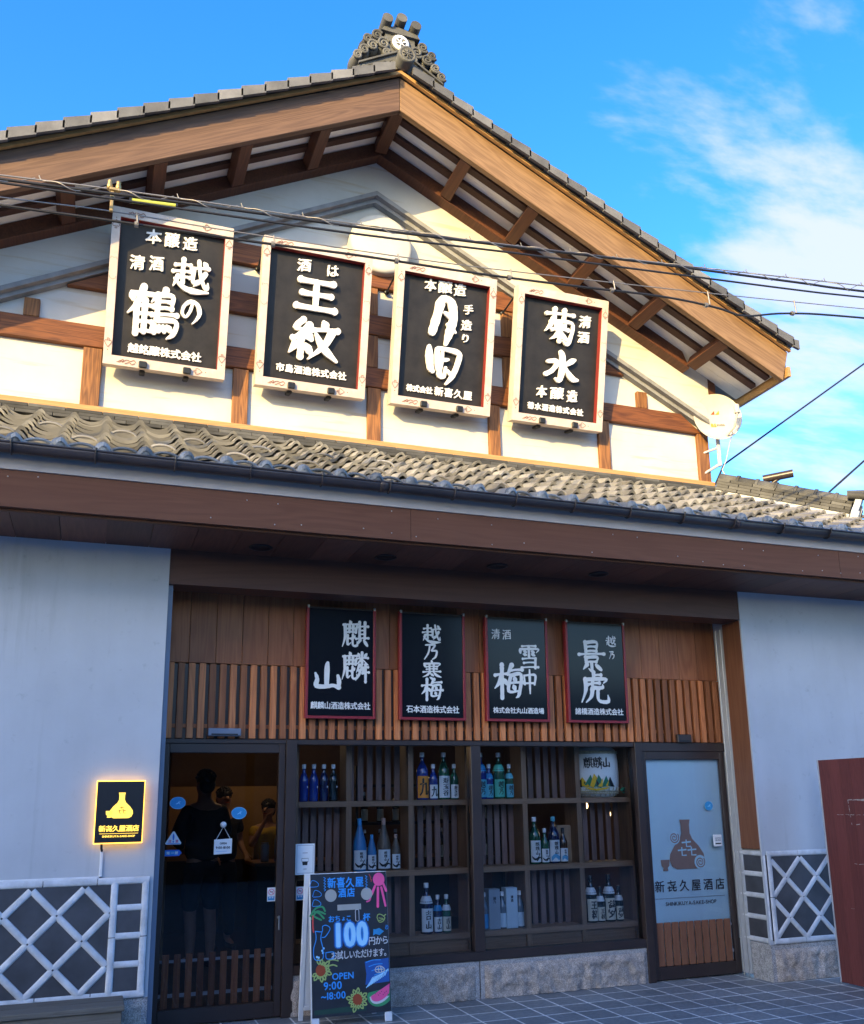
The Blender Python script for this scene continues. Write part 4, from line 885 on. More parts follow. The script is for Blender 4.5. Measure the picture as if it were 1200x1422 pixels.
bottle(2.664, SZ[2], True, 'cobalt', 'tall blue sake bottle with a bright orange label', GB, 'lb_orange', '九', big_txt=True)
bottle(2.764, SZ[2], False, 'cobalt', 'small blue sake bottle with a white label, right of the orange labelled one', GB, 'paper', '九', big_txt=False)
bottle(2.860, SZ[2], True, 'green', 'tall green sake bottle with a large white label, right of two blue bottles', GB, 'paper', '寿玉谷', big_txt=True)
bottle(2.956, SZ[2], False, 'green', 'small green sake bottle with white label, right of the tall green one with white label', GB, 'paper', '寿玉谷')
bottle(2.112, SZ[1], True, 'fblue', 'tall frosted pale blue pointed sake bottle in the middle row', GB, 'paper', '麒麟山', cone=True, cap='sticker_b', deco='mount')
bottle(2.216, SZ[1], False, 'fblue', 'small frosted blue pointed sake bottle beside the tall frosted blue one', GB, 'paper', '麒麟山', cone=True, cap='sticker_b', deco='mount')
bottle(2.318, SZ[1], True, 'fbrown', 'tall frosted brown pointed sake bottle with a white label in the middle row', GB, 'paper', '麒麟山', cone=True, cap='flaskbrown', deco='mount')
bottle(2.423, SZ[1], False, 'fbrown', 'small frosted brown pointed sake bottle, right of the tall frosted brown one', GB, 'paper', '麒麟山', cone=True, cap='flaskbrown', deco='mount')
bottle(2.687, SZ[0], True, 'ink', 'tall dark blue sake bottle with round white and blue neck label, bottom row', GB, 'paper', '吉山', neck='capwhite', big_txt=True)
bottle(2.786, SZ[0], False, 'ink', 'small dark blue sake bottle with blue neck seal, middle of three in the bottom row', GB, 'paper', '吉山', neck='sticker_b')
bottle(2.864, SZ[0], False, 'green', 'small green sake bottle with a cream label, right end of three in the bottom row', GB, 'lb_cream', '吉山', neck='capwhite')
bottle(3.205, SZ[2], True, 'cobalt', 'tall blue sake bottle with teal label and bow, top cell right of the mullion', GB, 'lb_teal', '越乃', neck='sticker_b')
bottle(3.283, SZ[2], False, 'cobalt', 'small blue sake bottle with teal label and bow, beside the tall blue one', GB, 'lb_teal', '越乃', neck='sticker_b')
bottle(3.377, SZ[2], True, 'green', 'tall green sake bottle with a green label and green bow in the top row', GB, 'lb_green', '越乃', neck='lb_green')
bottle(3.478, SZ[2], False, 'green', 'small green sake bottle with a teal label and bow, right of the tall green one', GB, 'lb_teal', '越乃', neck='lb_teal')
bottle(3.703, SZ[1], True, 'green', 'tall green sake bottle with a black mountain drawing on its white label', GB, 'paper', '麒麟山', deco='mount', big_txt=True)
bottle(3.801, SZ[1], False, 'green', 'small green sake bottle with a black mountain drawing on its white label', GB, 'paper', '麒麟山', deco='mount')
bottle(3.890, SZ[1], True, 'ink', 'tall dark sake bottle with blue waves on its white label', GB, 'paper', '麒麟山', deco='wave', big_txt=True, cap='lb_teal')
bottle(3.984, SZ[1], False, 'brown', 'small dark brown sake bottle with blue waves on its label', GB, 'paper', '麒麟山', deco='wave', cap='black')
bottle(3.205, SZ[0], False, 'clear', 'small sake bottle with a bright blue label, left of the grey carton', GB, 'sticker_b')
bottle(3.375, SZ[0], False, 'clear', 'pale sake bottle with a light label between two tall cartons', GB, 'boxpale')
bottle(3.537, SZ[0], False, 'clear', 'pale sake bottle with a light label at the right of the pale carton', GB, 'boxpale')
bottle(4.235, SZ[0], True, 'dark', 'tall black sake bottle with white neck label, left in the bottom right cell', GB, 'lb_cream', '王紋', neck='capwhite', cap='black', big_txt=True)
bottle(4.327, SZ[0], False, 'dark', 'small black sake bottle with white neck label, second in the bottom right cell', GB, 'lb_cream', '王紋', neck='capwhite', cap='black')
bottle(4.418, SZ[0], True, 'dark', 'tall black sake bottle with a cursive cream label, third in the bottom right cell', GB, 'lb_cream', '夢', neck='capwhite', cap='black', big_txt=True)
bottle(4.515, SZ[0], False, 'dark', 'small black sake bottle with a cursive cream label, last in the bottom right cell', GB, 'lb_cream', '夢', neck='capwhite', cap='black')
def carton(x, z, w_, h, mt, label, y=0.24, txt=None, d=0.1):
    t = thing('sake_carton', (x, y, z), label, 'box')
    m = MB(); m.box((-w_/2, -d/2, 0), (w_/2, d/2, h-.002)); m.build('carton_body', M[mt], t, 0.003)
    m = MB(); m.box((-w_/2-.001, -d/2-.001, h-.002), (w_/2+.001, d/2+.001, h+.004)); m.build('lid', M[mt], t, 0.002)
    if txt:
        m = MB()
        for i, c in enumerate(txt): put_glyph(m, c, 0, h*.78-i*.028, .026, .026, -d/2-.002, 0, .001)
        m.build('lettering', M['navyink'], t)
carton(3.285, SZ[0], .105, .32, 'boxgrey', 'tall silver grey sake carton in the bottom row', txt='越乃')
carton(3.447, SZ[0], .105, .325, 'boxpale', 'tall pale blue sake carton in the bottom row', txt='清酒')
m = MB(); t = thing('wooden_box', (4.05, 0.345, SZ[1]), 'plain pale wooden gift box standing behind the wave label bottles', 'box')
m.box((-.085, -.04, 0), (.085, .04, .318)); m.build('box_body', M['paulownia'], t, 0.003)
m = MB(); m.box((-.08, -.046, .01), (.08, -.0405, .312))
for i in range(2):
    pass
m.build('sliding_lid', M['paulownia'], t, 0.002)
# straw-wrapped barrel
t = thing('sake_barrel', (4.385, 0.335, SZ[2]), 'round straw roped sake barrel with a painted mountain design on the top shelf', 'barrel')
m = MB(); pr = [(0.001, 0), (.165, 0), (.195, .015), (.215, .06), (.225, .12), (.228, .22), (.226, .32), (.218, .385), (.205, .425), (.18, .448), (.15, .455), (0.001, .456)]
m.lathe(pr, seg=48); m.build('wrapped_body', M['barrelwhite'], t)
m = MB()
for z, r in ((.035, .216), (.052, .220), (.395, .222), (.408, .220)):
    m.tube([(r*math.cos(2*PI*k/48), r*math.sin(2*PI*k/48), z) for k in range(49)], .007, 6, False)
for k in range(26):
    a = 2*PI*k/26; m.tube([(.198*math.sin(a), -.198*math.cos(a), .012), (.226*math.sin(a+.12), -.226*math.cos(a+.12), .085), (.198*math.sin(a+.24), -.198*math.cos(a+.24), .012)], .004, 5)
m.build('straw_rope', M['straw'], t)
m = MB(); fn = on_cyl(.2295); BZ = 0.0
def bp(mat, poly, y): m.mat(M[mat]); m.prism([(a-.105, b) for a, b in poly], y, y+.0008, fn=fn)
for mat, poly, y in (('ink', [(-.20, .095), (-.13, .165), (-.09, .13), (-.13, .09)], -.001), ('p_yellow', [(-.20, .10), (-.12, .18), (-.05, .09), (-.12, .10)], -.002), ('p_green', [(-.10, .11), (-.04, .20), (.0, .09)], -.003), ('p_yellow', [(-.05, .10), (-.01, .21), (.02, .17), (-.02, .08)], -.004), ('p_green', [(-.01, .10), (.03, .20), (.06, .15), (.05, .08)], -.005), ('p_yellow', [(.02, .095), (.07, .17), (.06, .09)], -.006), ('p_green', [(.05, .09), (.10, .19), (.14, .10)], -.0065), ('ink', [(.10, .10), (.14, .18), (.19, .09)], -.007), ('p_yellow', [(-.10, .095), (.0, .075), (.13, .09), (.10, .07), (.0, .058), (-.06, .07)], -.008), ('p_yellow', [(.09, .10), (.125, .15), (.11, .09)], -.0085), ('ink', [(.005, .16), (.03, .12), (.01, .10)], -.009)):
    bp(mat, poly, y)
m.mat(M['ink'])
for i, c in enumerate('麒麟山'): put_brush(m, c, -.165+i*.085, .305, .082, .10, -.0012, 0, .025, fn, .03)
put_row(m, '越後の酒', -.16, -.04, .405, .018, .006, 0, .0006, fn)
for a in (-.17, -.15, .16): m.disc((a, .25+.4*a*0), .006, -.0012, 0)
m.v = [tuple(v) for v in m.v]
m.build('painted_design', None, t)
m = MB(); random.seed(2)
t2 = thing('garland', (4.60, 0.20, 1.62), 'small green leaf sprig hanging beside the straw barrel', 'garland')
for k in range(14): m.ball((random.uniform(-.02, .02), random.uniform(-.01, .01), random.uniform(-.03, .03)), .012, 6, 4, (1, .5, .6))
m.build('leaves', M['p_green'], t2)
m = MB(); m.tube([(0, 0, -.02), (.0, 0, .05)], .002, 5); m.build('stem', M['straw'], t2)

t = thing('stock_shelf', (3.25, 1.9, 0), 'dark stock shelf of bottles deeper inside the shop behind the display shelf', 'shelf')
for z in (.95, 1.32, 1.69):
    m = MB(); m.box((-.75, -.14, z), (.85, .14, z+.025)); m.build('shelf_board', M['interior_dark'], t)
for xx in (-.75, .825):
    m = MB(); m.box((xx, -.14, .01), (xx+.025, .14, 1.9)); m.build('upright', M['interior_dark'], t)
for z in (.976, 1.346):
    for k in range(9): bottle(2.62+k*.165, z, False, 'brown', 'dark brown bottle with white cap on the stock shelf inside the shop', 'bottles on the stock shelf inside', 'lb_cream', y=1.88)
# ------------------------------------------------------------------ the four big framed signs on the gable
W_, H_ = 1.05, 1.40
def upper_sign(x0, label, big, small, rows, brackets=True):
    t = thing('framed_sign', (x0, 0.66, 5.335), label, 'sign', 'large framed signs on the gable wall', (math.asin(0.29/1.396), 0, 0))
    m = MB(); m.box((.05, -.005, .05), (W_-.05, .02, H_-.05)); m.build('sign_panel', M['panel_up'], t)
    m = MB()
    e = .069; d0, d1 = -.075, .045
    m.box((0, d0, 0), (e, d1, H_)); m.box((W_-e, d0, 0), (W_, d1, H_)); m.box((e+.0005, d0, 0), (W_-e-.0005, d1, .083)); m.box((e+.0005, d0, H_-.083), (W_-e-.0005, d1, H_))
    fm = m; m = MB(); k = .004
    m.box((e, d0+.012, .083), (e+k, -.005, H_-.083)); m.box((W_-e-k, d0+.012, .083), (W_-e, -.005, H_-.083)); m.box((e+k, d0+.012, .083), (W_-e-k, -.005, .083+k)); m.box((e+k, d0+.012, H_-.083-k), (W_-e-k, -.005, H_-.083)); m.build('inner_trim', M['redtrim'], t)
    m = fm; m.mats = [M['signframe']]; m.mat(M['ornament']); y0 = d0-.0015
    def spade(cx, cz, s, a):
        c_, s_ = math.cos(a), math.sin(a)
        P = [(0, .5), (.22, .2), (.36, -.05), (.26, -.22), (.06, -.16), (.10, -.42), (-.10, -.42), (-.06, -.16), (-.26, -.22), (-.36, -.05), (-.22, .2)]
        n = len(P); Q = [(cx+s*(x*c_-z*s_), cz+s*(x*s_+z*c_)) for x, z in P]
        for i in range(n): ribbon(m, [(*Q[i], .0055), (*Q[(i+1) % n], .0055)], y0, 0, None, False, False)
    def curl(cx, cz, s, a):
        c_, s_ = math.cos(a), math.sin(a)
        for P in ([(-.5, -.1), (-.2, .12), (.1, .05), (.35, .16), (.5, .0)], [(-.3, -.2), (0, -.05), (.2, -.2), (.42, -.08)], [(-.7, .0), (-.6, .02)]):
            ribbon(m, [(cx+s*(x*c_-z*s_), cz+s*(x*s_+z*c_), .007) for x, z in P], y0)
    for xx in (e/2, W_-e/2):
        spade(xx, 1.24, .085, 0); spade(xx, .19, .085, PI); m.disc((xx, 1.30), .005, y0, y0+.001, 8); m.disc((xx, .125), .005, y0, y0+.001, 8)
        for zz_ in (.78, .93): ribbon(m, [(xx-.028, zz_, .003), (xx-.022, zz_+(.02 if zz_ < .8 else -.02)*-1, .003), (xx, zz_-(.03 if zz_ < .8 else -.012), .003), (xx+.022, zz_+(.02 if zz_ < .8 else -.02)*-1, .003), (xx+.028, zz_, .003)], y0, 0, None, False)
    for zz_ in (.041, H_-.041):
        curl(.22, zz_, .11, 0); spade(W_-.24, zz_, .08, -PI/2); curl(.15, zz_, .05, .4); m.disc((W_-.17, zz_), .005, y0, y0+.001, 8)
    m.build('frame', None, t)
    for xx in (.335, .715):
        m = MB(); m.box((xx-.035, d0-.03, .0), (xx+.035, d0-.001, .06)); m.box((xx-.025, -.02, -.03), (xx+.025, .10, -.001)); m.build('support_foot', M['black'], t, 0.008)
    for xx in (.02, W_-.02):
        m = MB(); m.tube([(xx, .045, H_-.07), (xx, .36, H_-.17)], .010, 8); m.lathe([(0.001, 0), (.025, 0), (.025, .02)], (xx, .36, H_-.17), 10, 'Y'); m.build('stay_rod', M['black'], t)
    m = MB(); m.mat(M['lettering'])
    for c, u, v, ww, hh in big: put_brush(m, c, u, v, ww, hh, -.046, .028, .034, None, .03)
    for c, u, v, ww, hh in small: put_brush(m, c, u, v, ww, hh, -.024, .014, .030, None, .03)
    for txt, u0, u1, v, hh in rows: put_row(m, txt, u0, u1, v, hh, -.018, .010, .0035, None, False, .015)
    m.build('lettering', None, t)
    return t
upper_sign(-.132, 'framed black sign with four tiers of white brush characters, largest at lower left', [('越', .697, .907, .321, .307), ('の', .719, .588, .214, .258), ('鶴', .395, .525, .43, .44)],
           [('本', .355, 1.212, .138, .133), ('醸', .517, 1.209, .129, .134), ('造', .676, 1.207, .131, .122), ('清', .234, .954, .131, .132), ('酒', .397, .975, .127, .133)], [('越銘醸株式会社', .20, .84, .185, .09)])
upper_sign(1.196, 'framed black sign with two huge white characters, the upper one of three flat bars', [('王', .527, .928, .40, .34), ('紋', .524, .502, .46, .38)],
           [('酒', .401, 1.207, .133, .121), ('は', .675, 1.201, .122, .121)], [('市島酒造株式会社', .19, .875, .207, .082)])
upper_sign(2.509, 'framed black sign with flowing cursive white characters and a small vertical column beside them', [('月', .518, .902, .30, .50), ('岡', .535, .457, .40, .38)],
           [('本', .359, 1.24, .125, .122), ('醸', .516, 1.247, .148, .123), ('造', .673, 1.245, .132, .125), ('手', .777, 1.062, .105, .10), ('造', .764, .90, .115, .11), ('り', .761, .768, .10, .09)], [('株式会社', .17, .445, .19, .072), ('新喜久屋', .46, .875, .195, .095)])
ts = upper_sign(3.805, 'framed black sign with two bold white characters and two small ones stacked upper right', [('菊', .50, 1.05, .33, .36), ('水', .55, .629, .40, .336)],
           [('清', .81, 1.154, .147, .13), ('酒', .80, .987, .14, .123), ('本', .345, .348, .122, .126), ('醸', .523, .353, .156, .127), ('造', .702, .345, .125, .127)], [('菊水酒造株式会社', .19, .85, .188, .075)])

# the four smaller glossy signs over the shop window
def lower_sign(x0, w_, label, big, small, row):
    t = thing('red_framed_sign', (x0, -0.075, 2.20), label, 'sign', 'small red framed signs over the shop window', (R(1.0), 0, 0))
    h_ = .905; m = MB(); m.box((.022, -.012, .022), (w_-.022, .02, h_-.012)); m.build('sign_panel', M['panel_low'], t)
    m = MB(); m.box((0, -.022, 0), (.0215, .03, h_)); m.box((w_-.0215, -.022, 0), (w_, .03, h_)); m.box((.022, -.022, 0), (w_-.022, .03, .0215)); f = m.build('frame', M['redframe'], t, 0.002)
    m = MB(); m.box((.022, -.020, h_-.0115), (w_-.022, .03, h_)); m.build('top_edge', M['frame'], f)
    for xx in (.012, w_-.012):
        m = MB(); m.box((xx-.008, -.03, h_-.012), (xx+.008, -.005, h_+.012)); m.build('clip', M['steel'], t)
    m = MB(); m.mat(M['lettering'])
    for c, u, v, ww, hh in big: put_brush(m, c, u, v, ww, hh, -.0145, 0, .030, None, .04)
    for c, u, v, ww, hh in small: put_brush(m, c, u, v, ww, hh, -.0145, 0, .012, None, .02)
    txt, u0, u1, v, hh = row; put_row(m, txt, u0, u1, v, hh, -.0145, 0, .0016)
    m.build('lettering', None, t); return t
lower_sign(1.568, .583, 'navy black sign in red frame, two characters at right and a lone one lower left', [('麒', .405, .69, .22, .225), ('麟', .405, .425, .22, .235), ('山', .175, .335, .25, .25)], [], ('麒麟山酒造株式会社', .045, .54, .105, .062))
lower_sign(2.358, .590, 'navy black sign in red frame with one straight column of four white characters', [('越', .285, .725, .16, .16), ('乃', .285, .575, .15, .15), ('寒', .285, .415, .16, .165), ('梅', .285, .255, .18, .175)], [], ('石本酒造株式会社', .06, .53, .09, .065))
lower_sign(3.140, .600, 'navy black sign in red frame with two tiny characters in its upper left corner', [('雪', .415, .565, .20, .21), ('中', .415, .345, .16, .22), ('梅', .215, .345, .27, .29)], [('清', .10, .755, .085, .09), ('酒', .205, .755, .085, .09)], ('株式会社丸山酒造場', .06, .545, .095, .055))
lower_sign(3.922, .612, 'navy black sign in red frame with two tiny characters in its upper right corner', [('景', .255, .60, .26, .26), ('虎', .275, .315, .27, .27)], [('越', .465, .74, .10, .10), ('乃', .47, .615, .07, .08)], ('諸橋酒造株式会社', .07, .56, .10, .062))

# lit wall sign at the left
t = thing('lit_sign', (0.052, -0.452, 1.298), 'black square wall sign glowing amber with a flask above the shop lettering', 'sign')
m = MB(); m.box((-.005, -.055, -.002), (.311, -.045, .417)); m.build('backlight', M['amber'], t)
m = MB(); m.box((.0, -.075, .005), (.306, -.0555, .41)); m.box((.04, -.045, .04), (.26, -.001, .37)); pn = m.build('sign_panel', M['blackplastic'], t, 0.002)
m = MB(); m.mat(M['amber_face']); S_ = .17
m.prism([(.163+x*S_*.83, .165+z*S_) for x, z in FLASK], -.078, -.0755); m.prism([(.085+x*S_*.75, .17+z*S_) for x, z in CUP], -.078, -.0755)
m.mat(M['black'])
for st in KI3: ribbon(m, [(.165+x*.042, .195+z*.05, .004) for x, z in st], -.0795, 0, None, False, False)
m.mat(M['amber_face']); put_row(m, '新㐂久屋酒店', .025, .285, .098, .044, -.078, .002, .0018); m.box((.03, -.0775, .063), (.28, -.0755, .066))
put_row(m, 'SHINKIKUYA-SAKE-SHOP', .05, .26, .047, .0, -.078, 0, 0.0008, None, True); m.build('lettering', None, t)
m = MB(); m.tube([(.05, -.03, -.002), (.05, -.03, -.03), (.055, -.012, -.05)], .008, 8); m.build('cable_gland', M['blackplastic'], t)
m = MB(); m.box((.045, -.012, -.23), (.065, -.0, -.045)); m.box((-.75, -.012, -.232), (.065, -.0, -.2305+.016)); m.build('cable_duct', M['white'], t, 0.002)
amb = t

# stickers and cards on the glass
def sticker(name, loc, label, cat, fn, group=None):
    t = thing(name, loc, label, cat, group); fn(t); return t
def blue_oval(r1=.058, r2=.045):
    def f(t):
        m = MB(); m.disc((0, 0), r2, -.0012, 0, 32, r1/r2); m.build('disc', M['sticker_b'], t)
        m = MB(); m.mat(M['c_sky']); m.tube([(r1*.97*math.cos(2*PI*k/40), -.0016, r2*.97*math.sin(2*PI*k/40)) for k in range(41)], .0012, 5, False)
        for P in ([(-.012, -.008), (.004, .002), (.010, .014)], [(.004, .002), (.016, -.008)], [(-.004, -.006), (.020, .010)]): ribbon(m, [(x, z, .004) for x, z in P], -.002)
        m.build('emblem', None, t)
    return f
sticker('round_sticker', (.631, -.0, 1.559), 'blue oval sticker on the left glass door, nearer the lit sign', 'sticker', blue_oval(), 'blue oval stickers')
sticker('round_sticker', (1.089, -.0, 1.477), 'blue oval sticker on the left glass door, above the hanging card', 'sticker', blue_oval(), 'blue oval stickers')
sticker('round_sticker', (5.383, -.002, 1.463), 'round blue sticker on the right door over the pale screen', 'sticker', blue_oval(.045, .042), 'blue oval stickers')
def warn(t):
    m = MB(); P = [(-.052, -.045), (.052, -.045), (.058, -.036), (.006, .048), (-.006, .048), (-.058, -.036)]; m.prism(P, -.0012, 0); m.build('plate', M['white'], t)
    m = MB(); m.mat(M['sticker_d']); ribbon(m, [(0, .030, .006), (0, .012, .014), (0, -.012, .008)], -.002); m.disc((0, -.026), .006, -.0022, -.0018); m.box((-.048, -.002, -.042), (.048, -.0016, -.037)); m.mat(M['pinkink']); put_glyph(m, '注', -.024, -.022, .024, .024, -.002, 0, .0006); put_glyph(m, '意', .026, -.022, .024, .024, -.002, 0, .0006); m.build('lettering', None, t)
sticker('warning_sticker', (.612, 0, 1.304), 'white triangular warning sticker with a blue exclamation mark', 'sticker', warn)
def arrow(t):
    m = MB(); m.prism([(-.062, -.022), (.045, -.022), (.064, 0), (.045, .022), (-.062, .022)], -.0012, 0); m.build('arrow_shape', M['sticker_d'], t)
    m = MB(); m.mat(M['sticker_b']); m.box((-.055, -.0016, -.012), (.036, -.0013, .012)); m.mat(M['white']); put_glyph(m, '開', -.034, 0, .024, .022, -.002, 0, .0008); put_glyph(m, '閉', .026, 0, .024, .022, -.002, 0, .0008); m.tube([(-.014, -.002, 0), (.010, -.002, 0)], .002, 5); m.build('lettering', None, t)
sticker('arrow_sticker', (.612, 0, 1.198), 'blue arrow shaped sticker below the warning triangle', 'sticker', arrow)
t = thing('hanging_card', (.972, -.034, 1.236), 'white card with opening hours hung by a string on the left glass door', 'sign')
m = MB(); m.prism([(-.066, -.058), (.066, -.052), (.066, .056), (-.066, .050)], -.006, 0); m.build('card', M['white'], t, 0.001)
m = MB(); m.mat(M['ink']); put_row(m, 'OPEN', -.024, .026, .022, 0, -.007, 0, .001, None, True); put_row(m, '9:00-18:00', -.052, .052, -.008, 0, -.007, 0, .001, None, True); m.mat(M['sticker_b']); m.box((-.05, -.0068, -.036), (.03, -.0062, -.034)); m.build('lettering', None, t)
m = MB(); m.tube([(-.052, -.003, .05), (0, -.003, .145), (.052, -.003, .055)], .0022, 6); m.build('string', M['capwhite'], t)
m = MB(); m.lathe([(0.001, -.012), (.014, -.010), (.022, .0), (.022, .033)], (0, 0, .158), 16, 'Y'); m.build('suction_hook', M['capwhite'], t)
def nosmoke(t):
    m = MB(); m.box((-.031, -.0012, -.05), (.031, 0, .05)); m.build('plate', M['white'], t, 0.001)
    m = MB(); m.mat(M['pinkink']); m.tube([(.021*math.cos(2*PI*k/28), -.002, .018+.021*math.sin(2*PI*k/28)) for k in range(29)], .0022, 5, False); m.tube([(-.015, -.002, .033), (.015, -.002, .003)], .002, 5); m.mat(M['ink']); m.box((-.012, -.0017, .016), (.012, -.0014, .021)); m.mat(M['sticker_b']); m.box((-.025, -.0017, -.042), (.025, -.0014, -.014)); m.mat(M['white']); put_row(m, '禁煙', -.02, .02, -.022, .013, -.002, 0, .0004); m.build('lettering', None, t)
sticker('notice_sticker', (1.352, 0, .871), 'small white no smoking sticker low on the left glass door', 'sticker', nosmoke, 'no smoking stickers')
sticker('notice_sticker', (1.573, .0, .868), 'small white no smoking sticker on the shop window beside the chalkboard', 'sticker', nosmoke, 'no smoking stickers')
def award(t):
    m = MB(); m.box((-.075, -.0015, -.115), (.075, .001, .115)); m.build('sheet', M['paper'], t)
    m = MB(); m.mat(M['jamb'])
    for a, b in (((-.066, -.105), (-.062, .105)), ((.062, -.105), (.066, .105)), ((-.0615, -.105), (.0615, -.101)), ((-.0615, .101), (.0615, .105))): m.box((a[0], -.0022, a[1]), (b[0], -.0016, b[1]))
    m.mat(M['ink']); m.prism([(-.022, -.02), (.022, -.02), (.018, -.045), (-.018, -.045)], -.0022, -.0016); ribbon(m, [(-.026, .006, .003), (.026, .006, .003), (.026, -.018, .003), (-.026, -.018, .003), (-.026, .006, .003)], -.0024, 0, None, False); m.box((-.02, -.0022, .045), (.02, -.0016, .048)); m.box((-.014, -.0022, -.075), (.014, -.0016, -.072)); m.build('print', None, t)
sticker('framed_notice', (1.608, 0, 1.12), 'pale notice with a grey border and a small cup drawing on the window', 'poster', award)
t = thing('push_plate', (5.425, -.031, 1.154), 'white rounded push plate at the edge of the right door', 'sign')
m = MB(); m.box((-.047, -.012, -.052), (.047, -.0, .052)); m.build('plate', M['white'], t, 0.006)
m = MB(); m.mat(M['ink']); put_row(m, 'SWITCH', -.03, .03, .022, 0, -.0135, 0, .0003, None, True); put_row(m, 'BUSHI', -.026, .026, .004, 0, -.0135, 0, .0003, None, True); m.box((-.03, -.0132, -.032), (.03, -.0122, -.020)); m.build('lettering', None, t)

# printed screen behind the right door glass
t = thing('printed_screen', (4.70, .016, 0.12), 'pale blue roller screen printed with a brown flask behind the right glass door', 'screen')
m = MB(); nx, nz_ = 24, 30; vs = []
for j in range(nz_+1):
    for i in range(nx+1): vs.append((i/nx*.835, .004*math.sin(i*.9+j*.15)*.6+.003*noise.noise(Vector((i*.3, j*.2, 3))), j/nz_*1.76))
m.add(vs, [(j*(nx+1)+i, j*(nx+1)+i+1, (j+1)*(nx+1)+i+1, (j+1)*(nx+1)+i) for j in range(nz_) for i in range(nx)], True); m.build('cloth', M['screen'], t)
m = MB(); m.tube([(-.01, .012, 1.775), (.845, .012, 1.775)], .018, 12); m.build('roller', M['white'], t)
m = MB(); y = -.0075; m.mat(M['flaskbrown']); fx, fz, S_ = .415, .795, .43
m.prism([(fx+x*S_*.80, fz+z*S_) for x, z in FLASK], y, y+.001); m.prism([(fx-.235+x*S_*.62, fz-.01+z*S_*.85) for x, z in CUP], y, y+.001)
m.mat(M['screen'])
for cx_, cz_ in ((fx-.125, fz+.275), (fx+.135, fz+.055)):
    m.disc((cx_, cz_), .062, y-.0008, y-.0004); m.mat(M['flaskbrown']); ribbon(m, [(x, z, .0095) for x, z in spiral((cx_, cz_), .008, .050, 2.1, 44)], y-.0012, 0, None, False); m.mat(M['screen'])
m.mat(M['screen'])
for st in KI3: ribbon(m, [(fx+x*.155, fz+.11+z*.145, .014) for x, z in st], y-.001, 0, None, False, False)
m.mat(M['navyink'])
for i, c in enumerate('新㐂久屋酒店'): put_glyph(m, c, .105+i*.128, .655, .105, .105, y, 0, .0012)
m.box((.05, y, .55), (.79, y+.001, .5525)); put_row(m, 'SHINKIKUYA-SAKE-SHOP', .155, .69, .505, 0, y, 0, .0004, None, True)
m.build('print', None, t)

# door sensors, soffit lights
t = thing('door_sensor', (.95, -.032, 2.085), 'long dark blue sensor box over the left glass door', 'sensor')
m = MB(); m.box((-.125, -.045, -.03), (.125, 0, .03)); m.build('case', M['bluestrip'], t, 0.006); m = MB(); m.box((-.10, -.047, -.024), (.10, -.0455, -.012)); m.build('lens', M['black'], t)
t = thing('door_sensor', (5.13, -.032, 2.075), 'short brown sensor box over the right glass door', 'sensor')
m = MB(); m.box((-.075, -.04, -.042), (.075, 0, .035)); m.build('case', M['frame'], t, 0.006); m = MB(); m.box((-.06, -.042, -.035), (.06, -.0405, -.02)); m.build('lens', M['black'], t)
for xx in (1.085, 2.055, 3.01, 3.95):
    m = MB(); m.lathe([(.085, 3.4048), (.088, 3.398), (.070, 3.397), (.062, 3.4045), (.001, 3.4046)], (xx, -.69, 0), 28); m.build('downlight', M['black'], B)

# ------------------------------------------------------------------ chalkboard on the pavement
AX0, AX1 = 1.572, 2.165
t = thing('sandwich_board', (AX0, -.45, 0), 'white framed chalkboard stand with coloured chalk drawings by the left door', 'sandwich board', None)
la = math.atan2(.135, 1.0)
Fm = Matrix.Rotation(-la, 4, 'X')      # front leaf leans back: top away from the street
def leaf(name, mtx, board=True):
    m = MB(); w_ = AX1-AX0
    m.box((0, -.012, .0), (.035, .012, 1.04)); m.box((w_-.035, -.012, 0), (w_, .012, 1.04)); m.box((.0355, -.012, 1.005), (w_-.0355, .012, 1.04)); m.box((.0355, -.012, .07), (w_-.0355, .012, .10))
    return m.build(name, M['white'], t, 0.003, mtx=mtx)
fl = leaf('front_frame', Fm)
Bm = Matrix.Translation((-.035, .275, 0)) @ Matrix.Rotation(la, 4, 'X'); leaf('rear_frame', Bm)
m = MB(); m.box((.03, -.006, .08), (AX1-AX0-.03, .006, 1.0)); m.build('rear_panel', M['white'], t, mtx=Bm)
BW, BH = AX1-AX0, .97
Pm = Fm @ Matrix.Translation((0, -.0185, .065))
m = MB(); m.box((.006, 0, .0), (BW-.004, .006, BH)); m.build('chalkboard_panel', M['chalkboard'], t, mtx=Pm)
for xx in (.0, BW-.055):
    m = MB(); m.box((xx, -.022, 0), (xx+.055, -.0125, .062)); m.build('leg', M['white'], t, 0.003, mtx=Fm)
m = MB(); y = -.002
def ck(c): m.mat(M[c]); return m
def st(pts, wd, col, sm=True):
    ck(col); ribbon(m, [(x, z, wd) for x, z in pts], y, 0, None, sm, True, 0.25)
ck('c_blue')
for i, (c, x) in enumerate(zip('新喜久屋', (.165, .235, .305, .378))): put_glyph(m, c, x, .905, .066, .078, y, 0, .0022, None, .02)
for c, x in (('酒', .243), ('店', .311)): put_glyph(m, c, x, .832, .062, .068, y, 0, .0022, None, .02)
for dx in (0, 1):
    for k in range(5): st([(.105+.32*dx, .945-.02*k), (.118+.32*dx, .938-.02*k), (.108+.32*dx, .93-.02*k)], .004, 'c_blue')
for (cx_, cz_) in ((.035, .905), (.055, .835), (.05, .77)): st([(cx_-.035, cz_-.02), (cx_-.02, cz_+.02), (cx_+.01, cz_+.015), (cx_+.03, cz_-.005), (cx_+.02, cz_-.022), (cx_-.03, cz_-.024)], .004, 'c_blue')
ck('magnet'); m.disc((.157, .815), .044, y-.001, y+.002, 28, 1.0); m.disc((.432, .815), .044, y-.001, y+.002, 28, 1.0); m.box((.205, y-.001, .708), (.385, y+.002, .748))
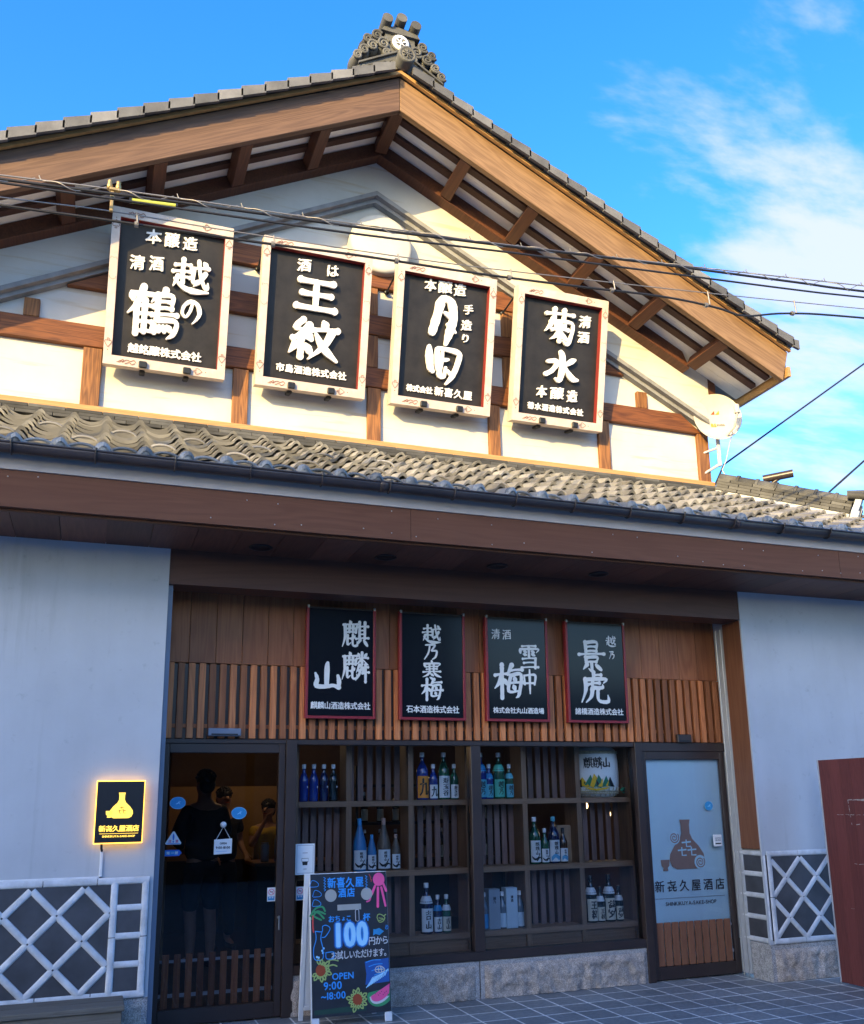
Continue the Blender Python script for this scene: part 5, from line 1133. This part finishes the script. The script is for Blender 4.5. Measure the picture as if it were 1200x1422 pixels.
ck('c_pink'); m.disc((.530, .915), .048, y-.001, y+.001, 28, .95)
for P in ([(.50, .87), (.47, .81)], [(.522, .855), (.515, .72)], [(.548, .855), (.575, .725)], [(.565, .88), (.585, .83)]): st(P, .018, 'c_pink', False)
st([(.43, .76), (.45, .765), (.46, .78)], .010, 'c_pink')
for k in range(3): st([(.455+.01*k, .955-.02*k), (.468, .93-.015*k)], .004, 'c_red')
for P in ([(.0, .68), (.04, .73), (.09, .74), (.11, .71)], [(.01, .66), (.05, .71), (.11, .69)], [(.01, .69), (.04, .67), (.08, .65)], [(.02, .71), (.06, .70), (.10, .66)]): st(P, .013, 'c_green')
st([(.02, .68), (.018, .62), (.022, .57)], .010, 'c_red')
ck('c_blue')
for c, x, s in zip('おちょこ', (.157, .205, .248, .288), (.05, .048, .034, .044)): put_glyph(m, c, x, .652, s, s, y, 0, .0016)
put_glyph(m, '杯', .425, .652, .056, .056, y, 0, .002)
ck('chalk_w'); put_glyph(m, '1', .352, .668, .10, .10, y-.006, 0, .011, None, 0, 8, True); ck('chalkboard'); put_glyph(m, '1', .352, .668, .10, .10, y-.008, 0, .006, None, 0, 8, True)
for c, x in zip('100', (.205, .293, .386)):
    ck('c_deep'); put_glyph(m, c, x, .541, .165, .225, y, 0, .024, None, 0, 10, True)
for c, x in zip('100', (.205, .293, .386)):
    ck('c_blue'); put_glyph(m, c, x, .541, .165, .225, y-.002, 0, .016, None, 0, 10, True)
    ck('c_sky'); put_glyph(m, c, x, .541, .165, .225, y-.004, 0, .009, None, 0, 10, True)
ck('chalk_w')
for c, x in zip('円から', (.460, .512, .562)): put_glyph(m, c, x, .485, .056, .062, y, 0, .0012)
for c, x in zip('お試しいただけます。', [.172+.0445*k for k in range(10)]): put_glyph(m, c, x, .402, .047, .062, y, 0, .0012)
for P in ([(.505, .645), (.515, .665), (.54, .662), (.565, .64), (.55, .615), (.52, .612), (.505, .645)], [(.52, .64), (.55, .635)], [(.515, .62), (.56, .63)], [(.56, .655), (.575, .662)]): st(P, .006, 'c_lime')
ck('sticker_b'); m.prism([(.475, .565), (.47, .52), (.49, .53), (.52, .52), (.555, .545), (.52, .57), (.49, .562)], y, y+.001); st(spiral((.575, .57), .004, .016, 1.3, 14), .004, 'c_blue')
for P in ([(.035, .575), (.04, .52), (.02, .45), (.03, .385), (.085, .385), (.09, .45), (.075, .52), (.085, .57)], [(.035, .575), (.085, .57), (.09, .605), (.12, .61), (.145, .585), (.11, .535), (.085, .53)], [(.11, .425), (.115, .385), (.165, .385), (.17, .425), (.11, .425)]): st(P, .006, 'c_blue')
for q in ((.085, .44), (.095, .455), (.09, .425), (.045, .40), (.058, .395)): ck('c_sky'); m.disc(q, .008, y-.0005, y+.001, 10)
def flower(cx_, cz_, rr, a0, a1):
    n = 13
    for k in range(n):
        a = a0+(a1-a0)*k/n; L = rr*(1.75+.35*math.sin(k*2.3))
        for dd in (-.16, .16): st([(cx_+rr*.9*math.cos(a), cz_+rr*.9*math.sin(a)), (cx_+L*.8*math.cos(a+dd), cz_+L*.8*math.sin(a+dd)), (cx_+L*math.cos(a), cz_+L*math.sin(a))], .009, 'c_lime')
    ck('c_brown'); m.disc((cx_, cz_), rr, y-.002, y+.001, 24, .92)
flower(.072, .31, .040, -2.6, 2.2); flower(.335, .095, .040, 0, 2*PI)
for P in ([(.10, .35), (.15, .375), (.20, .365)], [(.11, .33), (.16, .34), (.19, .33)]): st(P, .010, 'c_lime')
ck('c_blue'); put_row(m, 'OPEN', .155, .312, .262, 0, y, 0, .0016, None, True); put_row(m, '9:00', .092, .222, .203, 0, y, 0, .0016, None, True); put_row(m, '~18:00', .072, .248, .137, 0, y, 0, .0016, None, True)
ck('c_deep'); m.prism([(.40, .345), (.582, .36), (.582, .20), (.40, .19), (.41, .26)], y, y+.001)
for k in range(4): st([(.41+.02*k, .34-.03*k), (.46+.02*k, .352-.03*k), (.52+.012*k, .35-.028*k)], .006, 'c_blue')
for P in ([(.475, .285), (.49, .305), (.525, .305), (.55, .28), (.52, .265), (.485, .27), (.475, .285)], [(.485, .285), (.54, .285)], [(.50, .30), (.505, .268)], [(.52, .302), (.525, .266)]): st(P, .005, 'lb_cream')
for k in range(13): st([(.405+.012*k, .17+.006*k), (.43+.012*k, .20+.007*k), (.455+.010*k, .235+.003*k)], .0055, 'c_sky')
ck('c_green'); m.prism([(.42+.0, .135)]+[(.515-.105*math.cos(a)*1.0, .135-.095*math.sin(a)+.02*math.cos(a)*-1) for a in [PI*i/14 for i in range(15)] if .515-.105*math.cos(a) < .586]+[(.584, .16)], y-.0005, y+.001)
ck('chalk_w'); m.prism([(.520-.092*math.cos(a), .142-.078*math.sin(a)-.035*math.cos(a)) for a in [PI*i/14 for i in range(15)] if .52-.092*math.cos(a) < .586], y-.0015, y+.001)
ck('c_pink'); m.prism([(.522-.085*math.cos(a), .148-.066*math.sin(a)-.038*math.cos(a)) for a in [PI*i/14 for i in range(15)] if .522-.085*math.cos(a) < .584]+[(.583, .185)], y-.0025, y+.001)
ck('c_dgreen'); m.prism([(.02, .02), (.40, .02), (.40, .06), (.02, .05)], y+.0012, y+.002)
ck('ink')
for k in range(9): m.disc((.47+.012*k, .125+.012*math.sin(k*2.1)), .003, y-.004, y-.003, 8)
m.build('chalk_drawing', None, t, mtx=Pm)

# red panel on the right, bench on the left
t = thing('partition_panel', (6.045, -.72, 0), 'tall dark red wooden partition panel standing out from the right wall', 'partition')
m = MB(); random.seed(8); y = -0.001
for k in range(10): m.box((0, y-.118, .012), (.022, y, 1.845+.0)); y -= .1195
m.build('panel_boards', M['redpanel'], t, 0.0015)
m = MB(); m.box((-.004, 0.0, .008), (.026, .014, 1.85)); m.build('edge_batten', M['jamb'], t, 0.002)
m = MB(); y0 = -.003
def yzr(pts, wd):
    pp = [(p[0], p[1], wd) for p in pts]; ribbon(m, pp, 0, 0, lambda p: Vector((-.002+p.y*.3, -p.x, p.z)), False, True, .8)
random.seed(14)
def scratch(p, q, wd):
    n = 14
    for k in range(n):
        if random.random() < .72:
            f0, f1 = k/n, (k+random.uniform(.5, 1))/n; yzr([(p[0]+(q[0]-p[0])*f0, p[1]+(q[1]-p[1])*f0+random.uniform(-.003, .003)), (p[0]+(q[0]-p[0])*f1, p[1]+(q[1]-p[1])*f1+random.uniform(-.003, .003))], wd*random.uniform(.4, 1.2))
scratch((.30, 1.50), (1.0, 1.51), .011); scratch((.30, 1.50), (.315, 1.30), .007); scratch((.315, 1.30), (1.0, 1.31), .008); scratch((.16, 1.38), (.5, 1.38), .004); scratch((.25, .98), (.9, .99), .004); scratch((.2, .62), (.8, .61), .003)
m.build('chalk_scratches', M['magnet'], t)
t = thing('wooden_bench', (-.75, -.66, 0), 'weathered grey wooden bench against the left wall', 'bench')
for k in range(2):
    m = MB(); m.box((-.75, -.17+.172*k, .295), (1.045, -.001+.172*k, .328)); m.build('seat_plank', M['greywood'], t, 0.003)
m = MB(); m.box((-.73, -.155, .215), (1.03, -.13, .294)); m.build('apron', M['greywood'], t, 0.003)
m = MB(); m.box((-.72, -.138, .03), (.97, -.125, .2145)); m.build('front_board', M['greywood'], t)
for xx in (-.70, .975):
    for yy in (-.165, .10):
        m = MB(); m.box((xx, yy, 0), (xx+.055, yy+.05, .2945) if yy > 0 else (xx+.055, yy+.008, .2145)); m.build('leg', M['greywood'], t, 0.003)

# satellite dish
t = thing('satellite_dish', (6.385, 0.62, 5.715), 'white satellite dish on an arm at the right corner of the gable', 'satellite dish')
dn = Vector((-0.55, -1, .12)).normalized(); Dm = dn.to_track_quat('-Y', 'Z').to_matrix().to_4x4()
Dm = Matrix.Rotation(R(-20), 4, 'Z') @ Matrix.Rotation(R(-6), 4, 'X')
m = MB(); pr = [(0.001, .055)]+[(.265*i/10, .055-.06*(i/10)**2) for i in range(1, 11)]+[(.272, -.008), (.268, .004)]+[(.265*i/10, .062-.06*(i/10)**2) for i in range(10, 0, -1)]
m.lathe(pr, seg=48, axis='Y', fn=lambda p: Dm @ Vector((p.x, p.y, p.z*1.06))); m.build('reflector', M['dish'], t)
m = MB(); m.mat(M['c_brown']); zc = .085
def dfn(p): r_ = math.hypot(p.x, p.z); return Dm @ Vector((p.x, .052-.06*(r_/.265)**2+p.y, p.z))
m.prism([(-.06, .055), (-.015, .055), (-.015, .10)], -.003, -.001, fn=dfn); m.mat(M['lb_orange']); m.prism([(-.008, .055), (.037, .055), (.037, .10)], -.003, -.001, fn=dfn)
m.mat(M['lb_orange']); put_row(m, 'BS', -.07, -.012, -.085, 0, -.003, 0, .003, dfn, True); m.mat(M['ink']); put_row(m, 'デジタル', -.006, .085, -.085, .034, -.003, 0, .0012, dfn); m.build('emblem', None, t)
m = MB(); m.tube([Dm @ Vector((.08, .0, -.24)), Dm @ Vector((.13, -.14, -.20)), Dm @ Vector((.15, -.22, -.05))], .011, 8); m.build('feed_arm', M['dish'], t)
m = MB(); m.tube([Dm @ Vector((.15, -.20, -.07)), Dm @ Vector((.15, -.20, .03))], .030, 12); m.build('receiver', M['dish'], t)
m = MB(); m.tube([(.03, .07, .0), (.03, .07, -.56)], .022, 12); m.tube([(.03, .07, -.34), (-.13, .15, -.40)], .014, 8); m.tube([(.03, .07, -.54), (-.13, .15, -.64)], .016, 8); m.box((-.15, .145, -.72), (-.11, .185, -.36)); m.build('mounting_mast', M['dish'], t)
m = MB(); m.tube([tuple(v) for v in (Dm @ Vector((.15, -.20, -.07)), Vector((.12, -.02, -.30)), Vector((.10, .05, -.50)), Vector((.06, .08, -.60)), Vector((.10, .05, -.72)), Vector((0.06, .1, -.84)))], .005, 6); m.build('coaxial_cable', M['dish'], t)

# ------------------------------------------------------------------ overhead lines
def sag(pts, y=-2.0, ext=True):
    pts = [(x, z) for x, z in pts]
    if ext:
        a, b = pts[0], pts[1]; s_ = (b[1]-a[1])/(b[0]-a[0]); pts = [(a[0]-6, a[1]-6*s_+.10), (a[0]-2.5, a[1]-2.5*s_)]+pts
        a, b = pts[-2], pts[-1]; s_ = .10; pts = pts+[(b[0]+3, b[1]+3*s_), (b[0]+8, b[1]+8*s_+.2)]
    return [(x, y, z) for x, z, _ in catmull([(x, z, 0) for x, z in pts], 6)]
msg1 = sag([(-0.73, 5.191), (-0.13, 5.244), (0.521, 5.29), (1.227, 5.335), (1.995, 5.39), (2.546, 5.43), (4.087, 5.574), (5.911, 5.754)])
cab1 = sag([(-0.726, 5.144), (0.523, 5.243), (1.476, 5.31), (2.545, 5.40), (3.502, 5.49), (5.134, 5.62), (5.896, 5.68)], -2.03)
cab2 = sag([(-0.723, 5.101), (0.525, 5.176), (1.476, 5.237), (2.543, 5.33), (3.433, 5.398), (5.123, 5.529), (5.867, 5.60)], -2.06)
msg2 = sag([(-0.719, 5.058), (-0.121, 5.105), (0.663, 5.13), (1.992, 5.195), (3.121, 5.285), (4.404, 5.40), (5.88, 5.545)], -1.98)
cab3 = sag([(-0.716, 5.025), (-0.118, 5.06), (0.825, 5.106), (1.476, 5.15), (2.37, 5.19), (3.119, 5.24), (3.899, 5.30), (4.394, 5.298), (4.665, 5.275), (5.103, 5.376), (5.867, 5.476)], -1.95)
def line(name, pts, r, mat, label, hooks=None):
    t = MB(); t.tube(pts, r, 8); o = t.build(name, M[mat], None, label=label, cat='cable', group='overhead cables in front of the gable signs'); return o
line('overhead_cable', cab1, .0095, 'cable', 'thick black cable hung close beneath the topmost bright wire')
line('overhead_cable', cab2, .0075, 'cable', 'medium black cable, third down of the overhead lines')
line('overhead_cable', cab3, .0085, 'cable', 'lowest black cable, sagging toward the right of the gable')
for (pts, lo, step, rad, lb) in ((msg1, cab1, 0.40, .005, 'thin bright support wire with twisted hangers, topmost of the overhead lines'), (msg2, cab3, 0.85, .004, 'thin bright support wire just above the lowest black cable')):
    m = MB(); m.tube(pts, rad, 8)
    def at(P, x):
        for a, b in zip(P, P[1:]):
            if a[0] <= x <= b[0]: f = (x-a[0])/(b[0]-a[0]); return tuple(a[i]+(b[i]-a[i])*f for i in range(3))
        return P[-1]
    x = -2.5; k = 0
    while x < 9:
        a = at(pts, x); b = at(lo, x+step*.45); c = at(pts, x+step*.9)
        if step < .5: m.tube(catmull([(a[0]-.02, a[1], a[2]+.03), a, ((a[0]+b[0])/2, -2.05, (a[2]+b[2])/2-.01), (b[0], b[1]-.02, b[2]-.025), ((c[0]+b[0])/2, -2.0, (c[2]+b[2])/2), (c[0], c[1], c[2]+.01)], 4), .0035, 5)
        else:
            m.tube([(a[0], a[1]-.004, a[2]+.012), (a[0]+.005, a[1]-.01, at(lo, a[0])[2]-.016)], .006, 5); m.tube([(at(lo, a[0])[0]-.012, at(lo, a[0])[1], at(lo, a[0])[2]), (at(lo, a[0])[0]+.012, at(lo, a[0])[1], at(lo, a[0])[2])], .019, 8)
        x += step; k += 1
    m.build('overhead_wire', M['wire'], label=lb, cat='cable', group='overhead cables in front of the gable signs')
t = thing('cable_clamp', (-.10, -2.0, 5.25), 'brass coloured clamp joining the overhead lines left of the first sign', 'clamp')
for xx in (-.02, .03):
    m = MB(); m.lathe([(.001, -.03), (.016, -.03), (.018, .0), (.012, .02), (.016, .03), (.001, .045)], (xx, 0, .02), 10); m.build('bolt', M['brass'], t)
m = MB(); m.box((-.012, -.01, -.16), (.008, .01, -.005)); m.build('strap', M['brass'], t, 0.003); m = MB(); m.box((-.02, -.02, -.02), (.04, .02, .0)); m.build('jaw', M['brass'], t, 0.003)
t = thing('cable_guard', (.12, -2.0, 5.225), 'bright yellow sleeve on an overhead cable near the brass clamp', 'cable guard'); t.location = (.14, -2.04, 5.175)
m = MB(); m.tube([(-.13, 0, -.010), (.14, 0, .013)], .015, 10); m.build('sleeve', M['yellow'], t)
m = MB(); m.tube([(-.14, 0, -.011), (-.128, 0, -.010)], .018, 10); m.tube([(.132, 0, .0125), (.145, 0, .0135)], .018, 10); m.build('end_ring', M['black'], t)
m = MB(); m.tube([(6.55, 1.0, 5.02), (6.72, 1.0, 5.32), (9.08, 1.0, 6.98), (16, 1.0, 11.8)], .011, 6); m.build('service_cable', M['cable'], label='dark cable rising into the sky from beside the dish', cat='cable')
m = MB(); m.tube([(8.0, 1.0, 4.95), (8.29, 1.0, 5.176), (8.864, 1.0, 5.617), (14, 1.0, 9.5)], .014, 6); m.build('service_cable', M['cable'], label='short dark cable at the far right edge above the hip ridge', cat='cable')

# ------------------------------------------------------------------ people inside the shop
def skin_mesh(name, nodes, edges, mat, parent, sub=2, root=0):
    """nodes: list of (co, rx, ry)"""
    me = bpy.data.meshes.new(name); me.from_pydata([n[0] for n in nodes], edges, [])
    o = bpy.data.objects.new(name, me); C.objects.link(o)
    sk = o.modifiers.new('skin', 'SKIN'); sk.use_smooth_shade = True; sk.branch_smoothing = 0.3
    for i, n in enumerate(nodes):
        d = me.skin_vertices[0].data[i]; d.radius = (n[1], n[2]); d.use_root = (i == root)
    ss = o.modifiers.new('sub', 'SUBSURF'); ss.levels = sub; ss.render_levels = sub
    dg = bpy.context.evaluated_depsgraph_get(); m2 = bpy.data.meshes.new_from_object(o.evaluated_get(dg))
    bpy.data.objects.remove(o); m2.name = name; m2.materials.clear(); m2.materials.append(mat)
    for p in m2.polygons: p.use_smooth = True
    b = bpy.data.objects.new(name, m2); C.objects.link(b); b.parent = parent; return b
def person(loc, rot, s, arms, label, shirt, sleeve=0.5, shorts=True, head_turn=0.0):
    t = thing('person', loc, label, 'person', None, (0, 0, rot)); t.scale = (s, s, s)
    n = []; e = []
    def nd(co, r, ry=None): n.append((co, r, ry or r)); return len(n)-1
    ht = Matrix.Translation((0, 0, 1.52)) @ Matrix.Rotation(head_turn, 4, 'Z') @ Matrix.Translation((0, 0, -1.52))
    def H(p): return tuple(ht @ Vector(p))
    pel = nd((0, 0, .96), .155, .115); wa = nd((0, .005, 1.10), .135, .10); ch = nd((0, .01, 1.28), .155, .115); nb = nd((0, .02, 1.44), .09, .07); nk = nd((0, .012, 1.51), .055); jw = nd(H((0, -.008, 1.585)), .066, .078); hm = nd(H((0, -.004, 1.66)), .078, .097); tp = nd(H((0, .004, 1.735)), .058, .07)
    e += [(pel, wa), (wa, ch), (ch, nb), (nb, nk), (nk, jw), (jw, hm), (hm, tp)]
    arm_pts = []; leg_pts = []
    for sx, (el, wr) in zip((-1, 1), arms):
        sh = nd((sx*.165, .015, 1.405), .062); e.append((nb, sh)); a = nd(el, .043); e.append((sh, a)); b = nd(wr, .029); e.append((a, b))
        d = (Vector(wr)-Vector(el)).normalized(); sd = d.cross(Vector((0, 0, 1))); sd = sd.normalized() if sd.length > .1 else Vector((0, -1, 0)); up = sd.cross(d)
        pm = Vector(wr)+d*.06; p = nd(tuple(pm), .034, .018); e.append((b, p)); arm_pts.append((sh, a, b))
        for k, (off, ln) in enumerate(((-.028, .062), (-.010, .075), (.009, .072), (.027, .055))):
            q0 = pm+d*.035+sd*off; f1 = nd(tuple(q0), .0105); e.append((p, f1)); f2 = nd(tuple(q0+d*ln*.55-up*.012), .0085); e.append((f1, f2)); f3 = nd(tuple(q0+d*ln*.85-up*.034), .007); e.append((f2, f3))
        th = nd(tuple(Vector(wr)+d*.035+sd*(-.034*sx if False else -.036)), .011); e.append((b, th)); th2 = nd(tuple(Vector(wr)+d*.075+sd*-.055-up*.01), .009); e.append((th, th2))
    for sx in (-1, 1):
        hp_ = nd((sx*.085, 0, .89), .092, .095); e.append((pel, hp_)); kn = nd((sx*.10, -.012, .50), .056, .06); e.append((hp_, kn)); cf = nd((sx*.102, .02, .33), .055, .058); e.append((kn, cf)); an = nd((sx*.10, .025, .09), .034, .038); e.append((cf, an)); ft = nd((sx*.115, -.11, .035), .036, .024); e.append((an, ft)); leg_pts.append((hp_, kn))
    nose = nd(H((0, -.108, 1.645)), .012); e.append((hm, nose))
    for sx in (-1, 1): ear = nd(H((sx*.086, .012, 1.64)), .012, .02); e.append((hm, ear))
    body = skin_mesh('body', n, e, M['skin'], t)
    # clothes follow the same joints, a little fuller
    def L(i, k=1.12, dz=0): return ((n[i][0][0], n[i][0][1], n[i][0][2]+dz), n[i][1]*k+.004, n[i][2]*k+.004)
    c = [L(pel, 1.2, -.06), L(wa, 1.36), L(ch, 1.2), ((0, .02, 1.44), .115, .085)]; ce = [(0, 1), (1, 2), (2, 3)]
    for sh, a, b in arm_pts:
        i0 = len(c); c.append(L(sh, 1.3)); va, vb = Vector(n[sh][0]), Vector(n[a][0]); q = va+(vb-va)*(sleeve*1.2); c.append((tuple(q), .078, .078)); ce += [(3, i0), (i0, i0+1)]
        if sleeve > .7: c.append((tuple(Vector(n[a][0])+(Vector(n[b][0])-Vector(n[a][0]))*.85), .042, .042)); ce.append((i0+1, i0+2))
    skin_mesh('shirt', c, ce, shirt, t)
    zk = .47 if shorts else .12
    c = [((0, 0, 1.0), .158, .118), ((0, 0, .93), .165, .125)]; ce = [(0, 1)]
    for sx in (-1, 1):
        i0 = len(c); c += [((sx*.088, 0, .84), .104, .108), ((sx*.102, 0, .64), .092, .095), ((sx*.105, 0, zk), .080 if shorts else .055, .082 if shorts else .06)]; ce += [(1, i0), (i0, i0+1), (i0+1, i0+2)]
    skin_mesh('trousers' if not shorts else 'shorts', c, ce, M['shorts'], t)
    for sx in (-1, 1):
        m = MB(); m.lathe([(.001, .0), (.045, .0), (.046, .03), (.036, .06), (.030, .085)], seg=16, fn=lambda p: Vector((sx*.112+p.x, -.045+p.y*2.5+(.05 if p.z > .05 else 0), p.z*1.0-.0))); m.build('shoe', M['shoe'], t)
    m = MB(); random.seed(12)
    m.ball((0, .012, 1.695), .098, 20, 12, (.92, 1.06, .80))
    m.ball((0, .045, 1.64), .082, 16, 10, (.98, .82, 1.05))
    for k in range(60):
        a = random.uniform(0, 2*PI); b = random.uniform(.1, 1.4); p = Vector((math.cos(a)*math.cos(b)*.090, .014+math.sin(a)*math.cos(b)*.104, 1.70+math.sin(b)*.080)); m.ball(tuple(p), random.uniform(.010, .018), 6, 4)
    m.v = [tuple(ht @ Vector(v)) for v in m.v]; m.build('hair', M['hair'], t)
    m = MB()
    for sx in (-1, 1): m.ball((sx*.032, -.092, 1.662), .009, 8, 6, (1.3, .5, .7)); m.tube([(sx*.018, -.098, 1.682), (sx*.046, -.090, 1.684)], .004, 5)
    m.v = [tuple(ht @ Vector(v)) for v in m.v]; m.build('eyes', M['hair'], t)
    m = MB(); m.tube([(-.022, -.088, 1.602), (0, -.094, 1.603), (.022, -.088, 1.602)], .005, 6); m.v = [tuple(ht @ Vector(v)) for v in m.v]; m.build('mouth', M['c_brown'], t)
    return t
person((1.10, 2.40, .006), PI+.35, 1.055, (((-.26, -.02, 1.14), (-.10, -.24, 1.10)), ((.26, -.02, 1.14), (.10, -.24, 1.06))), 'person seen from behind in a charcoal shirt and dark shorts with bare calves', M['tshirt'], .8)
person((1.45, 3.55, .006), .3, .97, (((-.23, .03, 1.14), (-.20, -.18, 1.02)), ((.23, .03, 1.14), (.20, -.18, 1.02))), 'person in a black shirt standing behind the counter facing the customer', M['darkshirt'], .5, False)
person((1.95, 3.55, .006), -.1, .89, (((-.21, -.08, 1.20), (-.055, -.16, 1.50)), ((.22, .02, 1.14), (.16, -.20, 1.06))), 'person in a mustard top behind the counter raising one hand to the mouth', M['yellowshirt'], .5, False, -.5)

# ------------------------------------------------------------------ the other side of the street (shades the shop front, shows in the glass)
def far_block(x0, x1, y0, y1, h, label, nfl, nw, wm='farwall'):
    t = thing('street_building', ((x0+x1)/2, y1, -.14), label, 'building', None); hw = (x1-x0)/2
    m = MB(); m.box((-hw, y0-y1, 0), (hw, 0, h)); m.build('wall', M[wm], t)
    m = MB(); m.box((-hw-.25, y0-y1-.25, h+.002), (hw+.25, .25, h+.25)); m.build('roof', M['farroof'], t)
    fl = h/nfl
    for i in range(nfl):
        for k in range(nw):
            xx = -hw+(k+.5)*2*hw/nw; m = MB(); m.box((xx-.7, .002, i*fl+.9), (xx+.7, .05, i*fl+2.2)); wd = m.build('window', M['farwin'], t)
            m = MB(); m.box((xx-.78, .002, i*fl+.80), (xx+.78, .10, i*fl+.895)); m.build('sill', M['farroof'], wd)
far_block(-34, -17.8, -24, -14, 3.6, 'low plain building across the street, left of the tall one', 1, 6)
far_block(-17.5, -3.6, -24, -14, 9.12, 'tall plain building across the street whose shade falls on the shop front', 3, 5)
far_block(-3.4, 3.3, -22, -14, 3.6, 'low dark fronted building across the street between the tall and the middle one', 1, 2, 'fardark')
far_block(3.5, 8.6, -23, -14, 7.2, 'middle dark fronted building across the street reflected in the shop glass', 2, 2, 'fardark')
far_block(8.8, 26, -23, -14, 3.8, 'long low building across the street to the right under open sky', 1, 5, 'fardark')
# ------------------------------------------------------------------ small lit lamps hanging in the shop (a pair shows through the laths; the unseen counter one is added to light the room)
M['bulb'] = emit('lit_bulb', (1.0, 0.66, 0.30), 2.0)
for (x, y, z, p, lb) in ((4.95, 1.5, 1.47, 0.25, 'small lit pendant lamp seen through the laths, left of the pair near the right door'), (5.22, 1.5, 1.38, 0.25, 'small lit pendant lamp seen through the laths, nearest the right door'), (1.75, 3.25, 2.35, 1.6, 'unseen lit pendant lamp added over the service counter to light the shop')):
    t = thing('pendant_lamp', (x, y, z), lb, 'lamp', 'pendant lamps inside the shop')
    m = MB(); m.ball((0, 0, 0), .017, 14, 8, (1, 1, 1.8)); m.build('bulb', M['bulb'], t)
    m = MB(); m.lathe([(.012, .04), (.03, .045), (.012, .09), (.001, .095)], seg=14); m.tube([(0, 0, .09), (0, 0, 2.70-z)], .003, 6); m.build('cord_and_cap', M['black'], t)
    ld = bpy.data.lights.new('lamp_light', 'POINT'); ld.energy = p; ld.color = (1.0, 0.66, 0.34); ld.shadow_soft_size = .06; lo = bpy.data.objects.new('lamp_light', ld); C.objects.link(lo); lo.location = (0, 0, -.09); lo.parent = t
